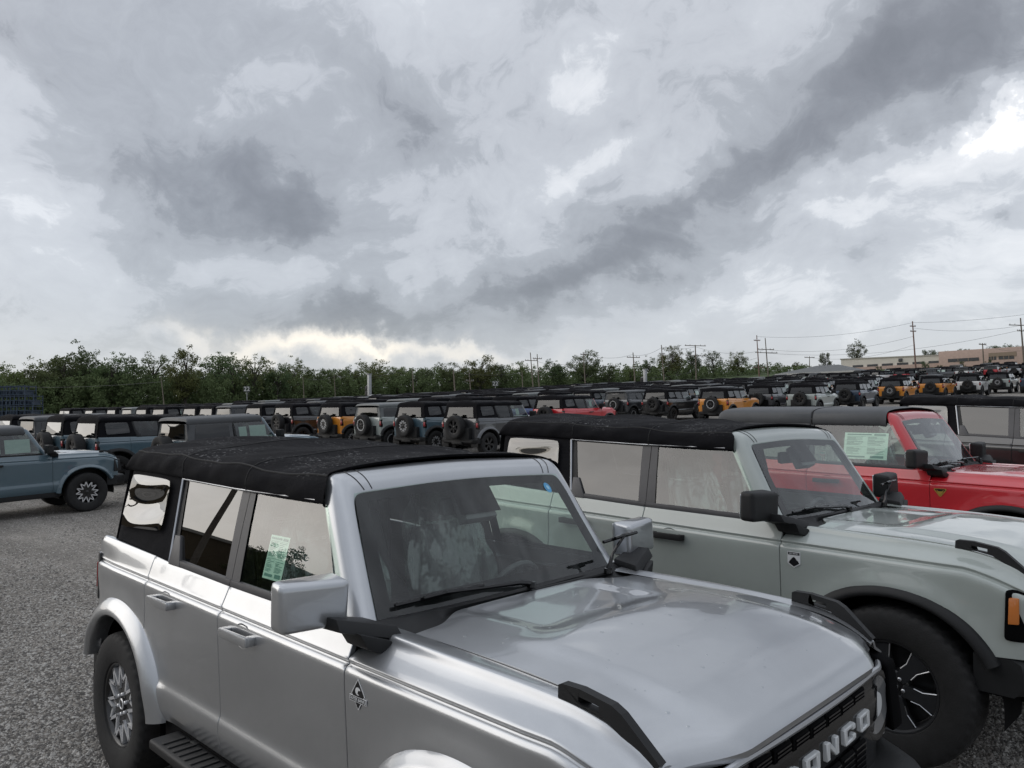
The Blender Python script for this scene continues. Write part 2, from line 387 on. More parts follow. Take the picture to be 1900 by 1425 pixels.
def chaikin(P, n=2):
    P = np.asarray(P, float)
    for _ in range(n):
        Q = [P[0]]
        for a, b in zip(P[:-1], P[1:]): Q += [a*.75+b*.25, a*.25+b*.75]
        Q.append(P[-1]); P = np.array(Q)
    return P
def sstep(a, b, x): t = np.clip((x-a)/(b-a), 0, 1); return t*t*(3-2*t)
def rrect(x0, x1, z0, z1, r, n=5):
    """rounded rectangle outline"""
    out = []
    for cx, cz, a in ((x1-r, z1-r, 0), (x0+r, z1-r, 90), (x0+r, z0+r, 180), (x1-r, z0+r, 270)):
        for k in range(n+1): t = R(a+90*k/n); out.append((cx+r*math.cos(t), cz+r*math.sin(t)))
    return out
# ------------------------------------------------------------------ the off-roader: shape functions (x forward from front axle, y left, z up)
ARCH = ((0.0, .407), (-2.95, .407)); RA = .525
XR = [-3.6, -.64, -.1, .30, .45, .56, .64, .70]
ZR = [1.25, 1.236, 1.227, 1.209, 1.186, 1.146, 1.096, 1.05]; YR = [.80, .80, .812, .806, .803, .800, .790, .770]
def zgroove(x): return 1.137-.018*(x+.62)-.6*max(0.0, x-.35)**1.5
def zbelt(x): return float(np.interp(-x, [.7, 1.69, 2.35, 2.60, 3.45], [1.244, 1.257, 1.276, 1.292, 1.325]))
def wscale(x): return float(np.interp(x, [-3.44, -3.40, -3.33, -3.1, .25, .45, .58, .66, .70], [.955, .978, .99, 1, 1, .99, .968, .94, .915]))
def side_profile(x, door):
    zg = zgroove(x); s = wscale(x)
    if door: z = zbelt(x); top = [(.835, z-.004), (.860, z), (.868, z-.004), (.882, z-.036)]
    else:
        z = float(hermite(XR, ZR, x)); y = float(hermite(XR, YR, x)); top = [(hood_edge_y(x)+.004, z-.010), (y-.022, z-.001), (y-.004, z-.004), (y+.010, z-.036)]
    rest = [(.904, zg+.017), (.910, zg+.009), (.902, zg+.002), (.902, zg-.010), (.918, zg-.015), (.928, zg-.038), (.921, .94), (.912, .74), (.909, .672), (.927, .632), (.916, .53), (.89, .472)]
    return np.array(top+[(y*s, z) for y, z in rest])
def arch_clip(x, z):
    for cx, cz in ARCH:
        if abs(x-cx) < RA: return max(z, cz+math.sqrt(RA*RA-(x-cx)**2), float(np.interp(x, [.38, .47], [.4, .70])))
    return max(z, .70) if x > .5 else z
def side_col(x, door, n):
    P = chaikin(side_profile(x, door), n); out = []
    zs = P[:, 1]; k = int(np.argmax(zs))
    for (y, z) in P:
        zz = arch_clip(x, z) if z < 1.0 else z
        if zz > z:
            y = float(np.interp(-zz, -P[k:, 1], P[k:, 0])); z = zz
        for cx, cz in ARCH:
            r = math.hypot(x-cx, z-cz)
            y += .022*math.exp(-((r-.55)/.075)**2)*float(sstep(1.10, 1.0, z))
        out.append((x, y, z))
    return np.array(out)
def side_panel(x0, x1, door, step, n, edge=.0022):
    k = max(2, int(round((x1-x0)/step))); xs = list(np.linspace(x0+.005, x1-.005, k+1)); cols = []
    a = side_col(x0+edge, door, n); b = side_col(x1-edge, door, n)
    off = np.array([0, 1, 0])
    cols = [a-off*.022, a-off*.0025]+[side_col(x, door, n) for x in xs]+[b-off*.0025, b-off*.022]
    mb = MB().grid(np.array(cols)[::-1]); return mb      # left side (y > 0)
def flare(cx, step, wide=True):
    a = np.radians(np.arange(26 if cx == 0 else 5, 176.01 if cx == 0 else 158.01, step))
    if wide: ro = .590 if cx == 0 else .612; sec = [(.500, .86), (.503, .955), (.512, .980), (.533, .986), (ro-.035, .962), (ro-.010, .940), (ro, .914)]
    else: sec = [(.503, .86), (.506, .940), (.512, .960), (.530, .964), (.556, .952), (.570, .936), (.576, .912)]
    sec = chaikin(sec, 2 if step < 6 else 1); P = []
    for t in a:
        sq = 1+.022*math.sin(2*t)**2
        tk = .012*(1-float(sstep(0, .35, min(t-a[0], a[-1]-t))))           # ends of the flare tuck in towards the sill
        P.append([(cx+r*sq*math.cos(t), y-tk, .407+r*sq*math.sin(t)) for r, y in sec])
    mb = MB().grid(np.array(P)); mb.poly(P[0]); mb.poly(P[-1][::-1]); return mb
def yglass(z): return .853-.108*(z-1.27)/.42
def pane(pts, off=0.0, m=0, nx=6, nz=6, flat=False):
    """four (x, z) corners: bottom front, bottom rear, top rear, top front; slightly barrelled"""
    (a, b, c, d) = [np.array(p) for p in pts]; P = []
    for i in range(nx+1):
        u = i/nx; row = []
        for j in range(nz+1):
            v = j/nz; q = (a*(1-u)+b*u)*(1-v)+(d*(1-u)+c*u)*v
            row.append((q[0], yglass(q[1])+off+(0 if flat else .003*math.sin(math.pi*np.clip((q[1]-1.25)/.46, 0, 1))), q[1]))
        P.append(row)
    return MB().grid(np.array(P), m)
GF = ((-.790, 1.262), (-1.612, 1.262), (-1.648, 1.70), (-1.035, 1.69))
GR = ((-1.742, 1.262), (-2.345, 1.268), (-2.452, 1.705), (-1.782, 1.70))
def hood_front_x(y): return .745-.012*(abs(y)/.6)**2-.095*float(sstep(.46, .76, abs(y)))
def hood_z(x, y):
    s = x+(.745-hood_front_x(y))*float(sstep(.15, .62, x))
    zc = float(hermite([-.62, -.3, 0, .25, .45, .58, .66, .71, .735, .745], [1.240, 1.241, 1.239, 1.227, 1.203, 1.177, 1.153, 1.130, 1.108, 1.088], s))
    z = zc-.014*(y/.74)**2-.008*(abs(y)/.74)**6
    yy = abs(y)
    dome = float(sstep(.60, .50, yy+.10*max(0, -x)))
    z += .016*dome*float(sstep(-.22, .02, x))*float(sstep(.66, .52, x))
    z -= .010*float(sstep(.42, .30, yy))*float(sstep(-.05, -.2, x))*float(sstep(-.62, -.5, x))
    z += .006*float(sstep(.50, .64, yy))*float(sstep(.2, .5, x))*float(sstep(.70, .58, x))
    return z
def hood_edge_y(x): return float(np.interp(x, [-.62, -.45, .27, .45, .60, .70], [.700, .703, .722, .735, .742, .742]))
def hood_rear_x(y): return -.60+.10*float(sstep(.38, .60, abs(y)))
def hood(step):
    nx, ny = int(1.4/step), int(1.45/step)
    P = []
    for j in range(ny+1):
        v = -1+2*j/ny; v = math.copysign(abs(v)**.9, v); col = []
        for i in range(nx+1):
            u = i/nx; y0 = v*.70; x = hood_rear_x(y0)*(1-u)+hood_front_x(v*.742)*u
            y = v*hood_edge_y(x); col.append((x, y, hood_z(x, y)))
        c = np.array(col); r0 = c[0]-[0, 0, .02]; r1 = c[-1]+[-.004, 0, -.02]
        P.append(np.vstack([[r0], c, [r1]]))
    P = np.array(P); e0 = P[0]-[0, 0, .0]; 
    lo = P[0].copy(); lo[:, 2] -= .02; hi = P[-1].copy(); hi[:, 2] -= .02
    return MB().grid(np.vstack([[lo], P, [hi]]))
WF = [ # sections round the windshield opening: glass edge, front corner, outer corner, rear edge
 [(-.686, .740, 1.245), (-.690, .792, 1.245), (-.728, .822, 1.245), (-.800, .832, 1.245)],
 [(-.815, .706, 1.455), (-.826, .756, 1.457), (-.862, .785, 1.46), (-.925, .790, 1.465)],
 [(-.930, .674, 1.650), (-.944, .722, 1.655), (-.982, .750, 1.66), (-1.045, .752, 1.668)],
 [(-.958, .658, 1.694), (-.982, .703, 1.722), (-1.026, .728, 1.742), (-1.085, .732, 1.752)],
 [(-.970, .625, 1.713), (-1.000, .660, 1.762), (-1.046, .680, 1.788), (-1.102, .686, 1.798)],
 [(-.974, .50, 1.720), (-1.006, .50, 1.772), (-1.052, .50, 1.800), (-1.110, .50, 1.813)],
 [(-.985, .0, 1.733), (-1.018, 0, 1.786), (-1.064, 0, 1.812), (-1.120, 0, 1.826)]]
def windshield_frame(k):
    S = np.array(WF); t = np.array([0, .30, .56, .63, .70, .80, 1.0]); full_t = np.concatenate([t, 2-t[::-1][1:]])
    M = S[::-1][1:].copy(); M[..., 1] *= -1; F = np.concatenate([S, M]); P = []
    for q in np.linspace(0, 2, k):
        sec = hermite(full_t, F, q); P.append(chaikin(np.vstack([[sec[0]+(sec[0]-sec[1])*.0+np.array([-.012, 0, -.004])], sec, [sec[-1]+np.array([-.0, 0, -.012])]]), 2))
    return MB().grid(np.array(P)[:, ::-1])
def windshield_surface(u, v):
    """u -1..1 across (left positive), v 0 bottom .. 1 top, on the glass"""
    h = hermite([0, .5, 1], [(.740, -.686, 1.245), (.704, -.822, 1.468), (.655, -.972, 1.716)], v)
    y = u*h[0]; bow = 1-u*u
    return np.array((y, h[1]+bow*(.040*(1-v)-.012*v)*1.0, h[2]+bow*(.004+.014*v)))
def screen_pt(u, v, off=0.0):
    p = windshield_surface(u, v); return (p[1]+off*.86, p[0], p[2]+off*.5)
def screen_patch(u0, u1, v0, v1, off, m=0, nu=10, nv=6):
    return MB().grid(np.array([[screen_pt(u0+(u1-u0)*i/nu, v0+(v1-v0)*j/nv, off) for j in range(nv+1)] for i in range(nu+1)]), m)
ST_SEC = [(.752, 1.672), (.765, 1.676), (.768, 1.70), (.758, 1.752), (.735, 1.786), (.672, 1.812), (.46, 1.836), (.2, 1.846), (0, 1.849)]
def soft_top(nx, nn, detail=True):
    half = chaikin(ST_SEC, nn); sec = np.vstack([half, (half*[-1, 1])[::-1][1:]]); P = []
    xs = list(np.linspace(-1.088, -3.22, nx))+[-3.265, -3.30, -3.325, -3.338, -3.342]
    for i, x in enumerate(xs):
        row = []
        for j, (y, z) in enumerate(sec):
            t = (z-1.672)/.177; zz = z; xx = x
            k = float(np.interp(-x, [3.22, 3.265, 3.30, 3.325, 3.338, 3.342], [1, .97, .86, .62, .30, -.05]))
            if x < -3.22: zz = 1.672+(z-1.672)*k
            rise = .055*float(sstep(-1.15, -3.1, x))
            zz += rise
            if detail:
                e = float(sstep(-1.088, -1.3, x))
                zz += t*e*(.013*math.cos((x+1.1)*2*math.pi/.72)*(1-.3*abs(y))+.005*math.sin(7*x+5*y)+.004*math.sin(17*x-9*y+2*math.sin(5*y)))
                crease = (.010*math.sin(9*x+13*z)+.005*math.sin(21*x-30*z))*float(sstep(0, .3, t))*float(sstep(1.0, .6, t))*e
                y = y+math.copysign(crease, y) if abs(y) > .3 else y
                xx += .008*math.sin(5*y)*e
            # rounded leading corner follows the windshield header
            if x > -1.3: xx += (.055*float(sstep(.70, .76, abs(y)))-.015*(1-abs(y)/.77))*float(sstep(-1.3, -1.088, x))
            row.append((xx, y*(1-.012*float(sstep(-2.4, -3.4, x))), zz))
        P.append(row)
    P = np.array(P); first = P[0].copy(); first[:, 2] -= .012; first[:, 0] -= .006
    return MB().grid(np.vstack([[first], P]))
def quad_wall(pts, n=8, m=0, bow=0.0, ax=1):
    a, b, c, d = [np.array(p, float) for p in pts]; P = []
    for i in range(n+1):
        u = i/n; row = []
        for j in range(n+1):
            v = j/n; q = (a*(1-u)+b*u)*(1-v)+(d*(1-u)+c*u)*v; q[ax] += bow*16*u*(1-u)*v*(1-v); row.append(q)
        P.append(row)
    return MB().grid(np.array(P), m)
def rr_patch(corners, r, yfun, n=26, wave=0.0, off=0.0):
    """rounded four-sided pane in x,z with a wavy surface (clear vinyl)"""
    a, b, c, d = [np.array(p, float) for p in corners]; P = []
    for i in range(n+1):
        u = i/n; row = []
        for j in range(n+1):
            v = j/n
            # squircle-like rounding of the unit square
            s, t = 2*u-1, 2*v-1; k = .10
            s2 = s*math.sqrt(1-k*t**6) if abs(s) > 0 else s; t2 = t*math.sqrt(1-k*s**6)
            uu, vv = (s2+1)/2, (t2+1)/2
            q = (a*(1-uu)+b*uu)*(1-vv)+(d*(1-uu)+c*uu)*vv
            w = wave*(math.sin(7.5*vv+1.2*math.sin(3*uu))*.6+math.sin(4.5*vv+2.0+2.2*uu)*.7)*math.sin(math.pi*uu)**.4*math.sin(math.pi*vv)**.5
            row.append((q[0], yfun(q[1])+off+w, q[1]))
        P.append(row)
    return MB().grid(np.array(P))

# ------------------------------------------------------------------ wheels (axle along y, outer face at +y)
def tyre(n, tread=True):
    half = [(.232, .100), (.240, .116), (.270, .128), (.318, .134), (.352, .134), (.372, .130), (.388, .124), (.398, .112), (.404, .085), (.4065, .055), (.4075, .020)]
    prof = half+[(r, -y) for r, y in half[::-1]]; P = []
    for k in range(n):
        a = 2*math.pi*k/n; row = []
        for i, (r, y) in enumerate(prof):
            rr = r
            if tread and r > .38:
                ph = (k+(2 if int(abs(y)*40) % 2 else 0)+(1 if y > 0 else 0)) % 4
                if ph == 0: rr -= .010 if r < .4 else .008
                if abs(abs(y)-.020) < .002 and ph != 2: rr -= .004
            row.append((rr*math.cos(a), y, rr*math.sin(a)))
        P.append(row)
    return MB().grid(np.array(P), 0, cu=True)
def star_ring(pts, w, y0, y1, m):
    """closed zigzag ribbon with a machined top face"""
    n = len(pts); P = [np.array(p) for p in pts]; ins = []
    for i in range(n):
        a, b, c = P[i-1], P[i], P[(i+1) % n]
        e1 = (b-a)/np.linalg.norm(b-a); e2 = (c-b)/np.linalg.norm(c-b); n1 = np.array([-e1[1], e1[0]]); n2 = np.array([-e2[1], e2[0]])
        q = n1+n2; q /= max(np.dot(q, n1), .35) if np.linalg.norm(q) > 1e-6 else 1; ins.append(b+q*w)
    mb = MB(); V = [(p[0], y1, p[1]) for p in P]+[(p[0], y1, p[1]) for p in ins]+[(p[0], y0, p[1]) for p in P]+[(p[0], y0, p[1]) for p in ins]; f = []
    for i in range(n):
        j = (i+1) % n; f += [(i, j, n+j, n+i), (2*n+i, 2*n+j, j, i), (n+i, n+j, 3*n+j, 3*n+i)]
    return mb.add(V, f, m)
def pol(r, deg): return (r*math.cos(R(deg)), r*math.sin(R(deg)))
def rim(kind, n=48, fine=True):
    """material slots: 0 dark, 1 bright, 2 grey"""
    mb = MB()
    mb.lathe([(.236, .104), (.233, .108), (.226, .106), (.218, .095), (.212, .05), (.200, -.05)], n, 1 if kind == 'ring' else (0 if kind != 'grey' else 2))
    mb.lathe([(.206, .012), (.05, .022), (.0, .022)], n//2, 0)  # dark disc closing the rim, its colour stands in for shade round the brake
    hubm = 0
    mb.lathe([(.082, .02), (.080, .072), (.070, .080), (.036, .082), (.034, .092), (.028, .095), (.0, .095)], n//2, hubm)
    if fine:
        mb.lathe([(.032, .0945), (.028, .0975), (.024, .0975), (.022, .0955)], 20, 1)
        for k in range(6):
            x, z = pol(.058, 60*k+30); o = MB().lathe([(.0115, .078), (.0105, .095), (.006, .099), (0, .099)], 8, 1); mb.join(o, off=(x, 0, z))
    if kind in ('star',):
        fl = lambda u, v, w: (u, w, v)
        for k in range(6):
            a = 60*k+90
            q = [pol(.05, a-38), pol(.112, a-24), pol(.222, a-15), pol(.222, a-8), pol(.14, a), pol(.222, a+8), pol(.222, a+15), pol(.112, a+24), pol(.05, a+38)]
            mb.prism(q, .040, .084, fl, 0)
            # machined zigzag edge running round the forked spokes
            line = [pol(.098, a-30), pol(.222, a-15), pol(.140, a), pol(.222, a+15), pol(.098, a+30)]
            for (u0, u1) in zip(line[:-1], line[1:]):
                e = np.array(u1)-np.array(u0); e = e/np.linalg.norm(e); nn = np.array([-e[1], e[0]])*.0085; u0 = np.array(u0)-e*.006; u1 = np.array(u1)+e*.006
                mb.prism([tuple(u0-nn), tuple(u1-nn), tuple(u1+nn), tuple(u0+nn)], .06, .097, fl, 1)
    else:
        m = {'dark': 0, 'grey': 2, 'ring': 0}[kind]
        for k in range(6):
            a = 60*k+90
            q = [pol(.06, a-32), pol(.110, a-17), pol(.150, a-11), pol(.222, a-14), pol(.226, a), pol(.222, a+14), pol(.150, a+11), pol(.110, a+17), pol(.06, a+32)]
            mb.prism(q, .045, .092, lambda u, v, w: (u, w, v), m, bev=.004 if fine else 0)
            if kind == 'grey' and fine:
                for s in (-1, 1):
                    path = [(*pol(.108, a+s*18.5), ), pol(.150, a+s*12.5), pol(.215, a+s*15)]
                    mb.tube([(x, .0905, z) for x, z in path], .0032, 5, 1)
        if kind == 'ring':
            mb.lathe([(.236, .108), (.232, .116), (.205, .116), (.200, .106), (.200, .09)], n, 1)
    return mb
RIM_MATS = {'star': ('alloy_dark', 'alloy_bright', 'alloy_grey'), 'dark': ('alloy_dark', 'alloy_grey', 'alloy_grey'), 'grey': ('alloy_dark', 'satin_metal', 'alloy_grey'), 'ring': ('alloy_dark', 'alloy_silver', 'alloy_grey')}
# ------------------------------------------------------------------ assembling a close-up vehicle, part by part
MESH = {}
def get(key, fn, mats, **kw):
    if key not in MESH: MESH[key] = fn().mesh(key, mats, **kw)
    return MESH[key]
def setm(o, slot, mat):
    if mat is None: return o
    o.material_slots[slot].link = 'OBJECT'; o.material_slots[slot].material = mat; return o
def mirr(fn): return lambda: fn().mirror_y()
def text_mb(txt, size, fn, depth=.002, m=0):
    cu = bpy.data.curves.new('lettering', 'FONT'); cu.body = txt; cu.size = size; cu.extrude = depth/2; cu.align_x = 'CENTER'; cu.align_y = 'CENTER'; cu.resolution_u = 2
    o = bpy.data.objects.new('lettering', cu); COL.objects.link(o); dg = bpy.context.evaluated_depsgraph_get()
    me = o.evaluated_get(dg).to_mesh(); mb = MB().add([fn(*v.co) for v in me.vertices], [tuple(p.vertices) for p in me.polygons], m)
    o.evaluated_get(dg).to_mesh_clear(); bpy.data.objects.remove(o); bpy.data.curves.remove(cu); return mb
def mirror_shell():
    # boxy housing, rounded, narrower and swept at the outer end (left side)
    mb = MB(); c = np.array((-.705, 1.012, 1.362))
    def q(x, y, z): return (c[0]+x, c[1]+y, c[2]+z)
    mb.hexa([q(.050, -.120, -.098), q(.030, .150, -.090), q(-.075, .138, -.088), q(-.075, -.128, -.098), q(.058, -.126, .072), q(.020, .150, .088), q(-.070, .138, .092), q(-.070, -.130, .088)], 0, .030, 4)
    return mb
def mirror_arm():
    mb = MB()
    mb.hexa([(-.50, .74, 1.205), (-.57, .985, 1.268), (-.72, .985, 1.262), (-.70, .80, 1.215), (-.53, .76, 1.258), (-.60, .985, 1.315), (-.71, .985, 1.312), (-.70, .80, 1.270)], 0, .012, 2)
    mb.hexa([(-.50, .82, 1.165), (-.52, .90, 1.20), (-.66, .90, 1.20), (-.66, .83, 1.17), (-.50, .80, 1.215), (-.53, .93, 1.262), (-.68, .93, 1.262), (-.68, .80, 1.22)], 0, .010, 2)
    return mb
def handle_pos(x): return x, 1.095-.012*(x+1.45)
def door_handle(x):
    z = 1.083-.016*(x+1.45); mb = MB()
    mb.box((x, .963, z), (.265, .022, .042), 0, .008, 2)
    for s in (-1, 1): mb.box((x+s*.112, .944, z), (.046, .040, .040), 0, .008, 2)
    return mb
def handle_cup(x):
    z = 1.083-.016*(x+1.45); P = []
    for r, d in ((.058, .0035), (.050, .001), (.03, -.006), (.0, -.010)):
        P.append([(x+.01+r*1.25*math.cos(t), .9215+d, z+r*.95*math.sin(t)) for t in np.linspace(0, 2*math.pi, 28)])
    return MB().grid(np.array(P))
def trail_sight():
    prof = [(.296, 1.206), (.298, 1.244), (.310, 1.250), (.380, 1.250), (.492, 1.232), (.525, 1.214), (.640, 1.108), (.622, 1.088), (.545, 1.140), (.470, 1.186), (.400, 1.200)]
    y0, y1 = .768, .800; mb = MB()
    def fn(u, v, w): return (u, w-.05*max(0, u-.5)*1.6, v)
    hole = [(.372, 1.208), (.372, 1.228), (.448, 1.218), (.448, 1.199)]
    # two cheeks with the slot between: split the outline round the slot
    segs = [[prof[0], prof[1], prof[2], prof[3], hole[1], hole[0], prof[10]], [prof[3], prof[4], hole[2], hole[1]], [prof[4], prof[5], prof[8], prof[9], hole[3], hole[2]], [prof[9], prof[10], hole[0], hole[3]], [prof[5], prof[6], prof[7], prof[8]]]
    for s in segs: mb.prism(s, y0, y1, fn, 0)
    return mb
def cowl():
    P = []
    for y in np.linspace(-.80, .80, 41):
        a = abs(y); u = y/.74; pt = screen_pt(max(-1, min(1, u)), 0.0); xg = pt[0] if a < .74 else pt[0]-.3*(a-.74); xh = hood_rear_x(y)-.003 if a < .70 else -.505-.5*(a-.70)
        zg = 1.247 if a < .74 else 1.247-.12*(a-.74); zh = 1.232-.022*(a/.74)**2
        P.append([(xg-.03, y, zg-.012), (xg+.004, y, zg+.002), (xg+.03, y, zg-.004), (xg*.5+xh*.5, y, (zg+zh)/2-.018), (xh-.03, y, zh-.008), (xh-.004, y, zh-.002), (xh, y, zh-.03)])
    mb = MB().grid(np.array(P)); 
    mb.tube([(-.605, y, 1.232+.004*math.cos(y*3)) for y in np.linspace(.05, .66, 8)], .010, 8, 0)
    return mb
def wiper(pts_blade, pivot, elbow):
    mb = MB(); a, b = [Vector(p) for p in pts_blade]
    mb.tube([a.lerp(b, t) for t in (0, .25, .5, .75, 1)], .0085, 6)
    up = Vector((.012, 0, .006)); mb.tube([a.lerp(b, .28)+up*1.2, a.lerp(b, .5)+up*2, a.lerp(b, .72)+up*1.2], .009, 6)
    mb.tube([Vector(pivot), Vector(pivot).lerp(Vector(elbow), .25)+Vector((.006, 0, .012)), Vector(elbow), a.lerp(b, .5)+up*2.2], [.016, .012, .008, .008], 6)
    mb.lathe([(.022, -.012), (.020, .012), (0, .015)], 14); k = len(mb.v)-14*3
    for i in range(k, len(mb.v)): x, y, z = mb.v[i]; mb.v[i] = (pivot[0]+x, pivot[1]+z, pivot[2]+y)
    return mb
def block_letter(ch):
    """squared-off letter strokes in a 1 x 1 cell: rectangles (x0, x1, z0, z1) or quads"""
    s = .26; B = {'B': [(0, s, 0, 1), (s, .82, 0, .2), (s, .82, .4, .6), (s, .82, .8, 1), (.74, 1, .08, .46), (.74, 1, .54, .92)],
     'R': [(0, s, 0, 1), (s, .82, .8, 1), (s, .82, .36, .56), (.74, 1, .45, .93), [(.44, .36), (.74, .36), (1.02, 0), (.70, 0)]],
     'O': [(0, s, .06, .94), (1-s, 1, .06, .94), (.06, .94, .79, 1), (.06, .94, 0, .21)],
     'N': [(0, s, 0, 1), (1-s, 1, 0, 1), [(s, 1), (s, .62), (1-s, 0), (1-s, .38)]],
     'C': [(0, s, .06, .94), (.06, .94, .79, 1), (.06, .94, 0, .21), (1-s, 1, .62, .94), (1-s, 1, .06, .38)]}
    return B[ch]
def letter(ch, y0):
    mb = MB(); hw, hh = .100, .060; z0 = .882
    for i, q in enumerate(block_letter(ch)):
        poly = [(q[0], q[2]), (q[1], q[2]), (q[1], q[3]), (q[0], q[3])] if isinstance(q, tuple) else q
        dd = .0006*i
        def fn(u, v, w): y = y0+(u-.5)*hw; return (grille_x(y)+w, y, z0+v*hh)
        mb.prism(poly, .004, .022+dd, fn, 0, bev=.003)
    return mb
def grille_x(y): return .724-.02*(y/.6)**2-.055*float(sstep(.55, .82, abs(y)))
def grille_panel(mats=True):
    # 0 gloss black, 1 recess black, 2 trim
    mb = MB(); ys = np.linspace(-.79, .79, 53)
    sec = [(-.06, 1.052), (-.010, 1.050), (.002, 1.040), (0, 1.025), (-.004, .985), (0, .970), (.006, .96), (.006, .86), (0, .85), (-.006, .83), (-.002, .70), (-.02, .68), (-.06, .68)]
    P = [[(grille_x(y)+dx, y, z-.03*float(sstep(.5, .8, abs(y)))*float(sstep(.95, 1.05, z))) for dx, z in sec] for y in ys]
    mb.grid(np.array(P), 0)
    for z0, z1 in ((.975, 1.022), (.715, .835)):                       # mesh openings
        for k in range(-3, 4):
            y = k*.125
            if abs(y) > .45: continue
            mb.hexa([(grille_x(y)-.004, y-.055, z0), (grille_x(y)+.006, y-.055, z0+.004), (grille_x(y)+.006, y+.055, z0+.004), (grille_x(y)-.004, y+.055, z0), (grille_x(y)-.004, y-.055, z1), (grille_x(y)+.006, y-.055, z1-.004), (grille_x(y)+.006, y+.055, z1-.004), (grille_x(y)-.004, y+.055, z1)], 1, .003, 1)
            for z in np.linspace(z0+.012, z1-.012, 3 if z1-z0 < .06 else 6): mb.box((grille_x(y)+.008, y, z), (.006, .096, .005), 0)
    return mb
def grille_rim():
    mb = MB(); path = []
    for t in np.linspace(0, 1, 61):
        y = -.795+1.59*t; path.append((grille_x(y)+.012, y, 1.052-.032*float(sstep(.5, .8, abs(y)))))
    down = [(grille_x(.80)+.008-.002*k, .80+.004*math.sin(k), 1.02-.055*k) for k in range(1, 6)]
    mb.tube(path+down, .012, 8); mb.tube([(x, -y, z) for x, y, z in ([path[-1]]+down)], .012, 8); return mb
def headlight(s):
    mb = MB(); y0, z0 = .615, .90; xr = grille_x(y0)+.004
    def ring(prof, m, n=36):
        P = [[(xr+d, y0+r*math.cos(t), z0+r*math.sin(t)) for r, d in prof] for t in np.linspace(0, 2*math.pi, n, endpoint=False)]
        mb.grid(np.array(P), m, cu=True)
    ring([(.135, -.004), (.132, .004), (.118, .006), (.108, .002)], 0); ring([(.108, .002), (.06, -.01), (.0, -.012)], 1); ring([(.050, -.008), (.045, .003), (0, .004)], 2)
    return mb if s > 0 else mb.mirror_y()
def corner_bezel():
    mb = MB()
    mb.hexa([(.540, .930, .79), (.73, .815, .77), (.73, .70, .77), (.56, .80, .79), (.548, .915, 1.045), (.71, .800, 1.035), (.71, .70, 1.035), (.56, .80, 1.045)], 0, .022, 3); return mb
def side_marker():
    return MB().hexa([(.562, .926, .875), (.604, .900, .875), (.604, .85, .875), (.567, .87, .875), (.566, .918, 1.005), (.606, .893, 1.005), (.606, .85, 1.005), (.569, .87, 1.005)], 0, .006, 2)
def front_bumper():
    mb = MB(); P = []
    for y in np.linspace(-.90, .90, 41):
        a = abs(y); x = .875-.05*(a/.9)**2-.21*float(sstep(.66, .92, a)); zt = .690-.005*float(sstep(.6, .9, a)); zb = .46+.05*float(sstep(.5, .9, a))
        P.append([(x-.22, y, zt+.015), (x-.05, y, zt+.012), (x-.008, y, zt-.01), (x, y, zt-.05), (x-.005, y, zb+.04), (x-.04, y, zb), (x-.22, y, zb)])
    mb.grid(np.array([chaikin(np.array(q), 1) for q in P])); mb.poly(P[0][::-1]); mb.poly(P[-1])
    mb.box((.66, 0, .60), (.22, 1.3, .16), 0, .01)
    return mb
def rear_bumper(sh=0.0):
    mb = MB(); P = []
    for y in np.linspace(-.90, .90, 31):
        a = abs(y); x = -3.575+.10*float(sstep(.70, .92, a))
        P.append([(x+.22, y, .60), (x+.04, y, .605), (x, y, .585), (x-.004, y, .50), (x+.03, y, .455), (x+.22, y, .44)])
    mb.grid(np.array(P)); mb.poly(P[0]); mb.poly(P[-1][::-1]); mb.box((-3.57, 0, .47), (.12, .5, .09), 0, .01)
    for v in range(len(mb.v)): mb.v[v] = (mb.v[v][0]+sh, mb.v[v][1], mb.v[v][2])
    return mb
def tail_lamp():
    mb = MB().hexa([(-3.375, .835, .935), (-3.375, .915, .94), (-3.46, .895, .94), (-3.46, .79, .935), (-3.375, .835, 1.225), (-3.375, .905, 1.222), (-3.46, .885, 1.222), (-3.46, .79, 1.225)], 0, .012, 2)
    mb.hexa([(-3.44, .80, 1.00), (-3.44, .900, 1.00), (-3.464, .895, 1.00), (-3.464, .80, 1.00), (-3.44, .80, 1.16), (-3.44, .898, 1.16), (-3.464, .890, 1.16), (-3.464, .80, 1.16)], 1, .006, 1); return mb
def tailgate():
    mb = MB(); P = []
    for y in np.linspace(-.80, .80, 17): P.append([(-3.24, y, 1.318), (-3.36, y, 1.316), (-3.425, y, 1.300), (-3.440, y, 1.27), (-3.452, y, 1.15), (-3.452, y, .66), (-3.44, y, .60), (-3.38, y, .58)])
    mb.grid(np.array(P)[::-1])
    for s in (-1, 1):   # corner posts between side and gate
        mb.grid(np.array([[(-3.37, s*(.895-.02*k/4), z), (-3.425, s*.880, z), (-3.45, s*.85, z), (-3.452, s*.803, z)] for k, z in ((0, .58), (1, .8), (2, .93), (3, 1.22), (4, 1.30))]))
    mb.box((-3.456, -.45, .98), (.008, .26, .10), 0, .004); mb.box((-3.458, .0, .78), (.01, .5, .16), 0, .004)
    return mb
def running_board():
    mb = MB(); mb.box((-1.42, .955, .425), (1.60, .155, .050), 0, .016, 3)
    for k in range(22): mb.box((-2.10+.064*k, .955, .4525), (.022, .11, .008), 0, .003, 1)
    for x in (-2.0, -1.4, -.85): mb.box((x, .84, .44), (.06, .14, .03), 0, .004)
    return mb
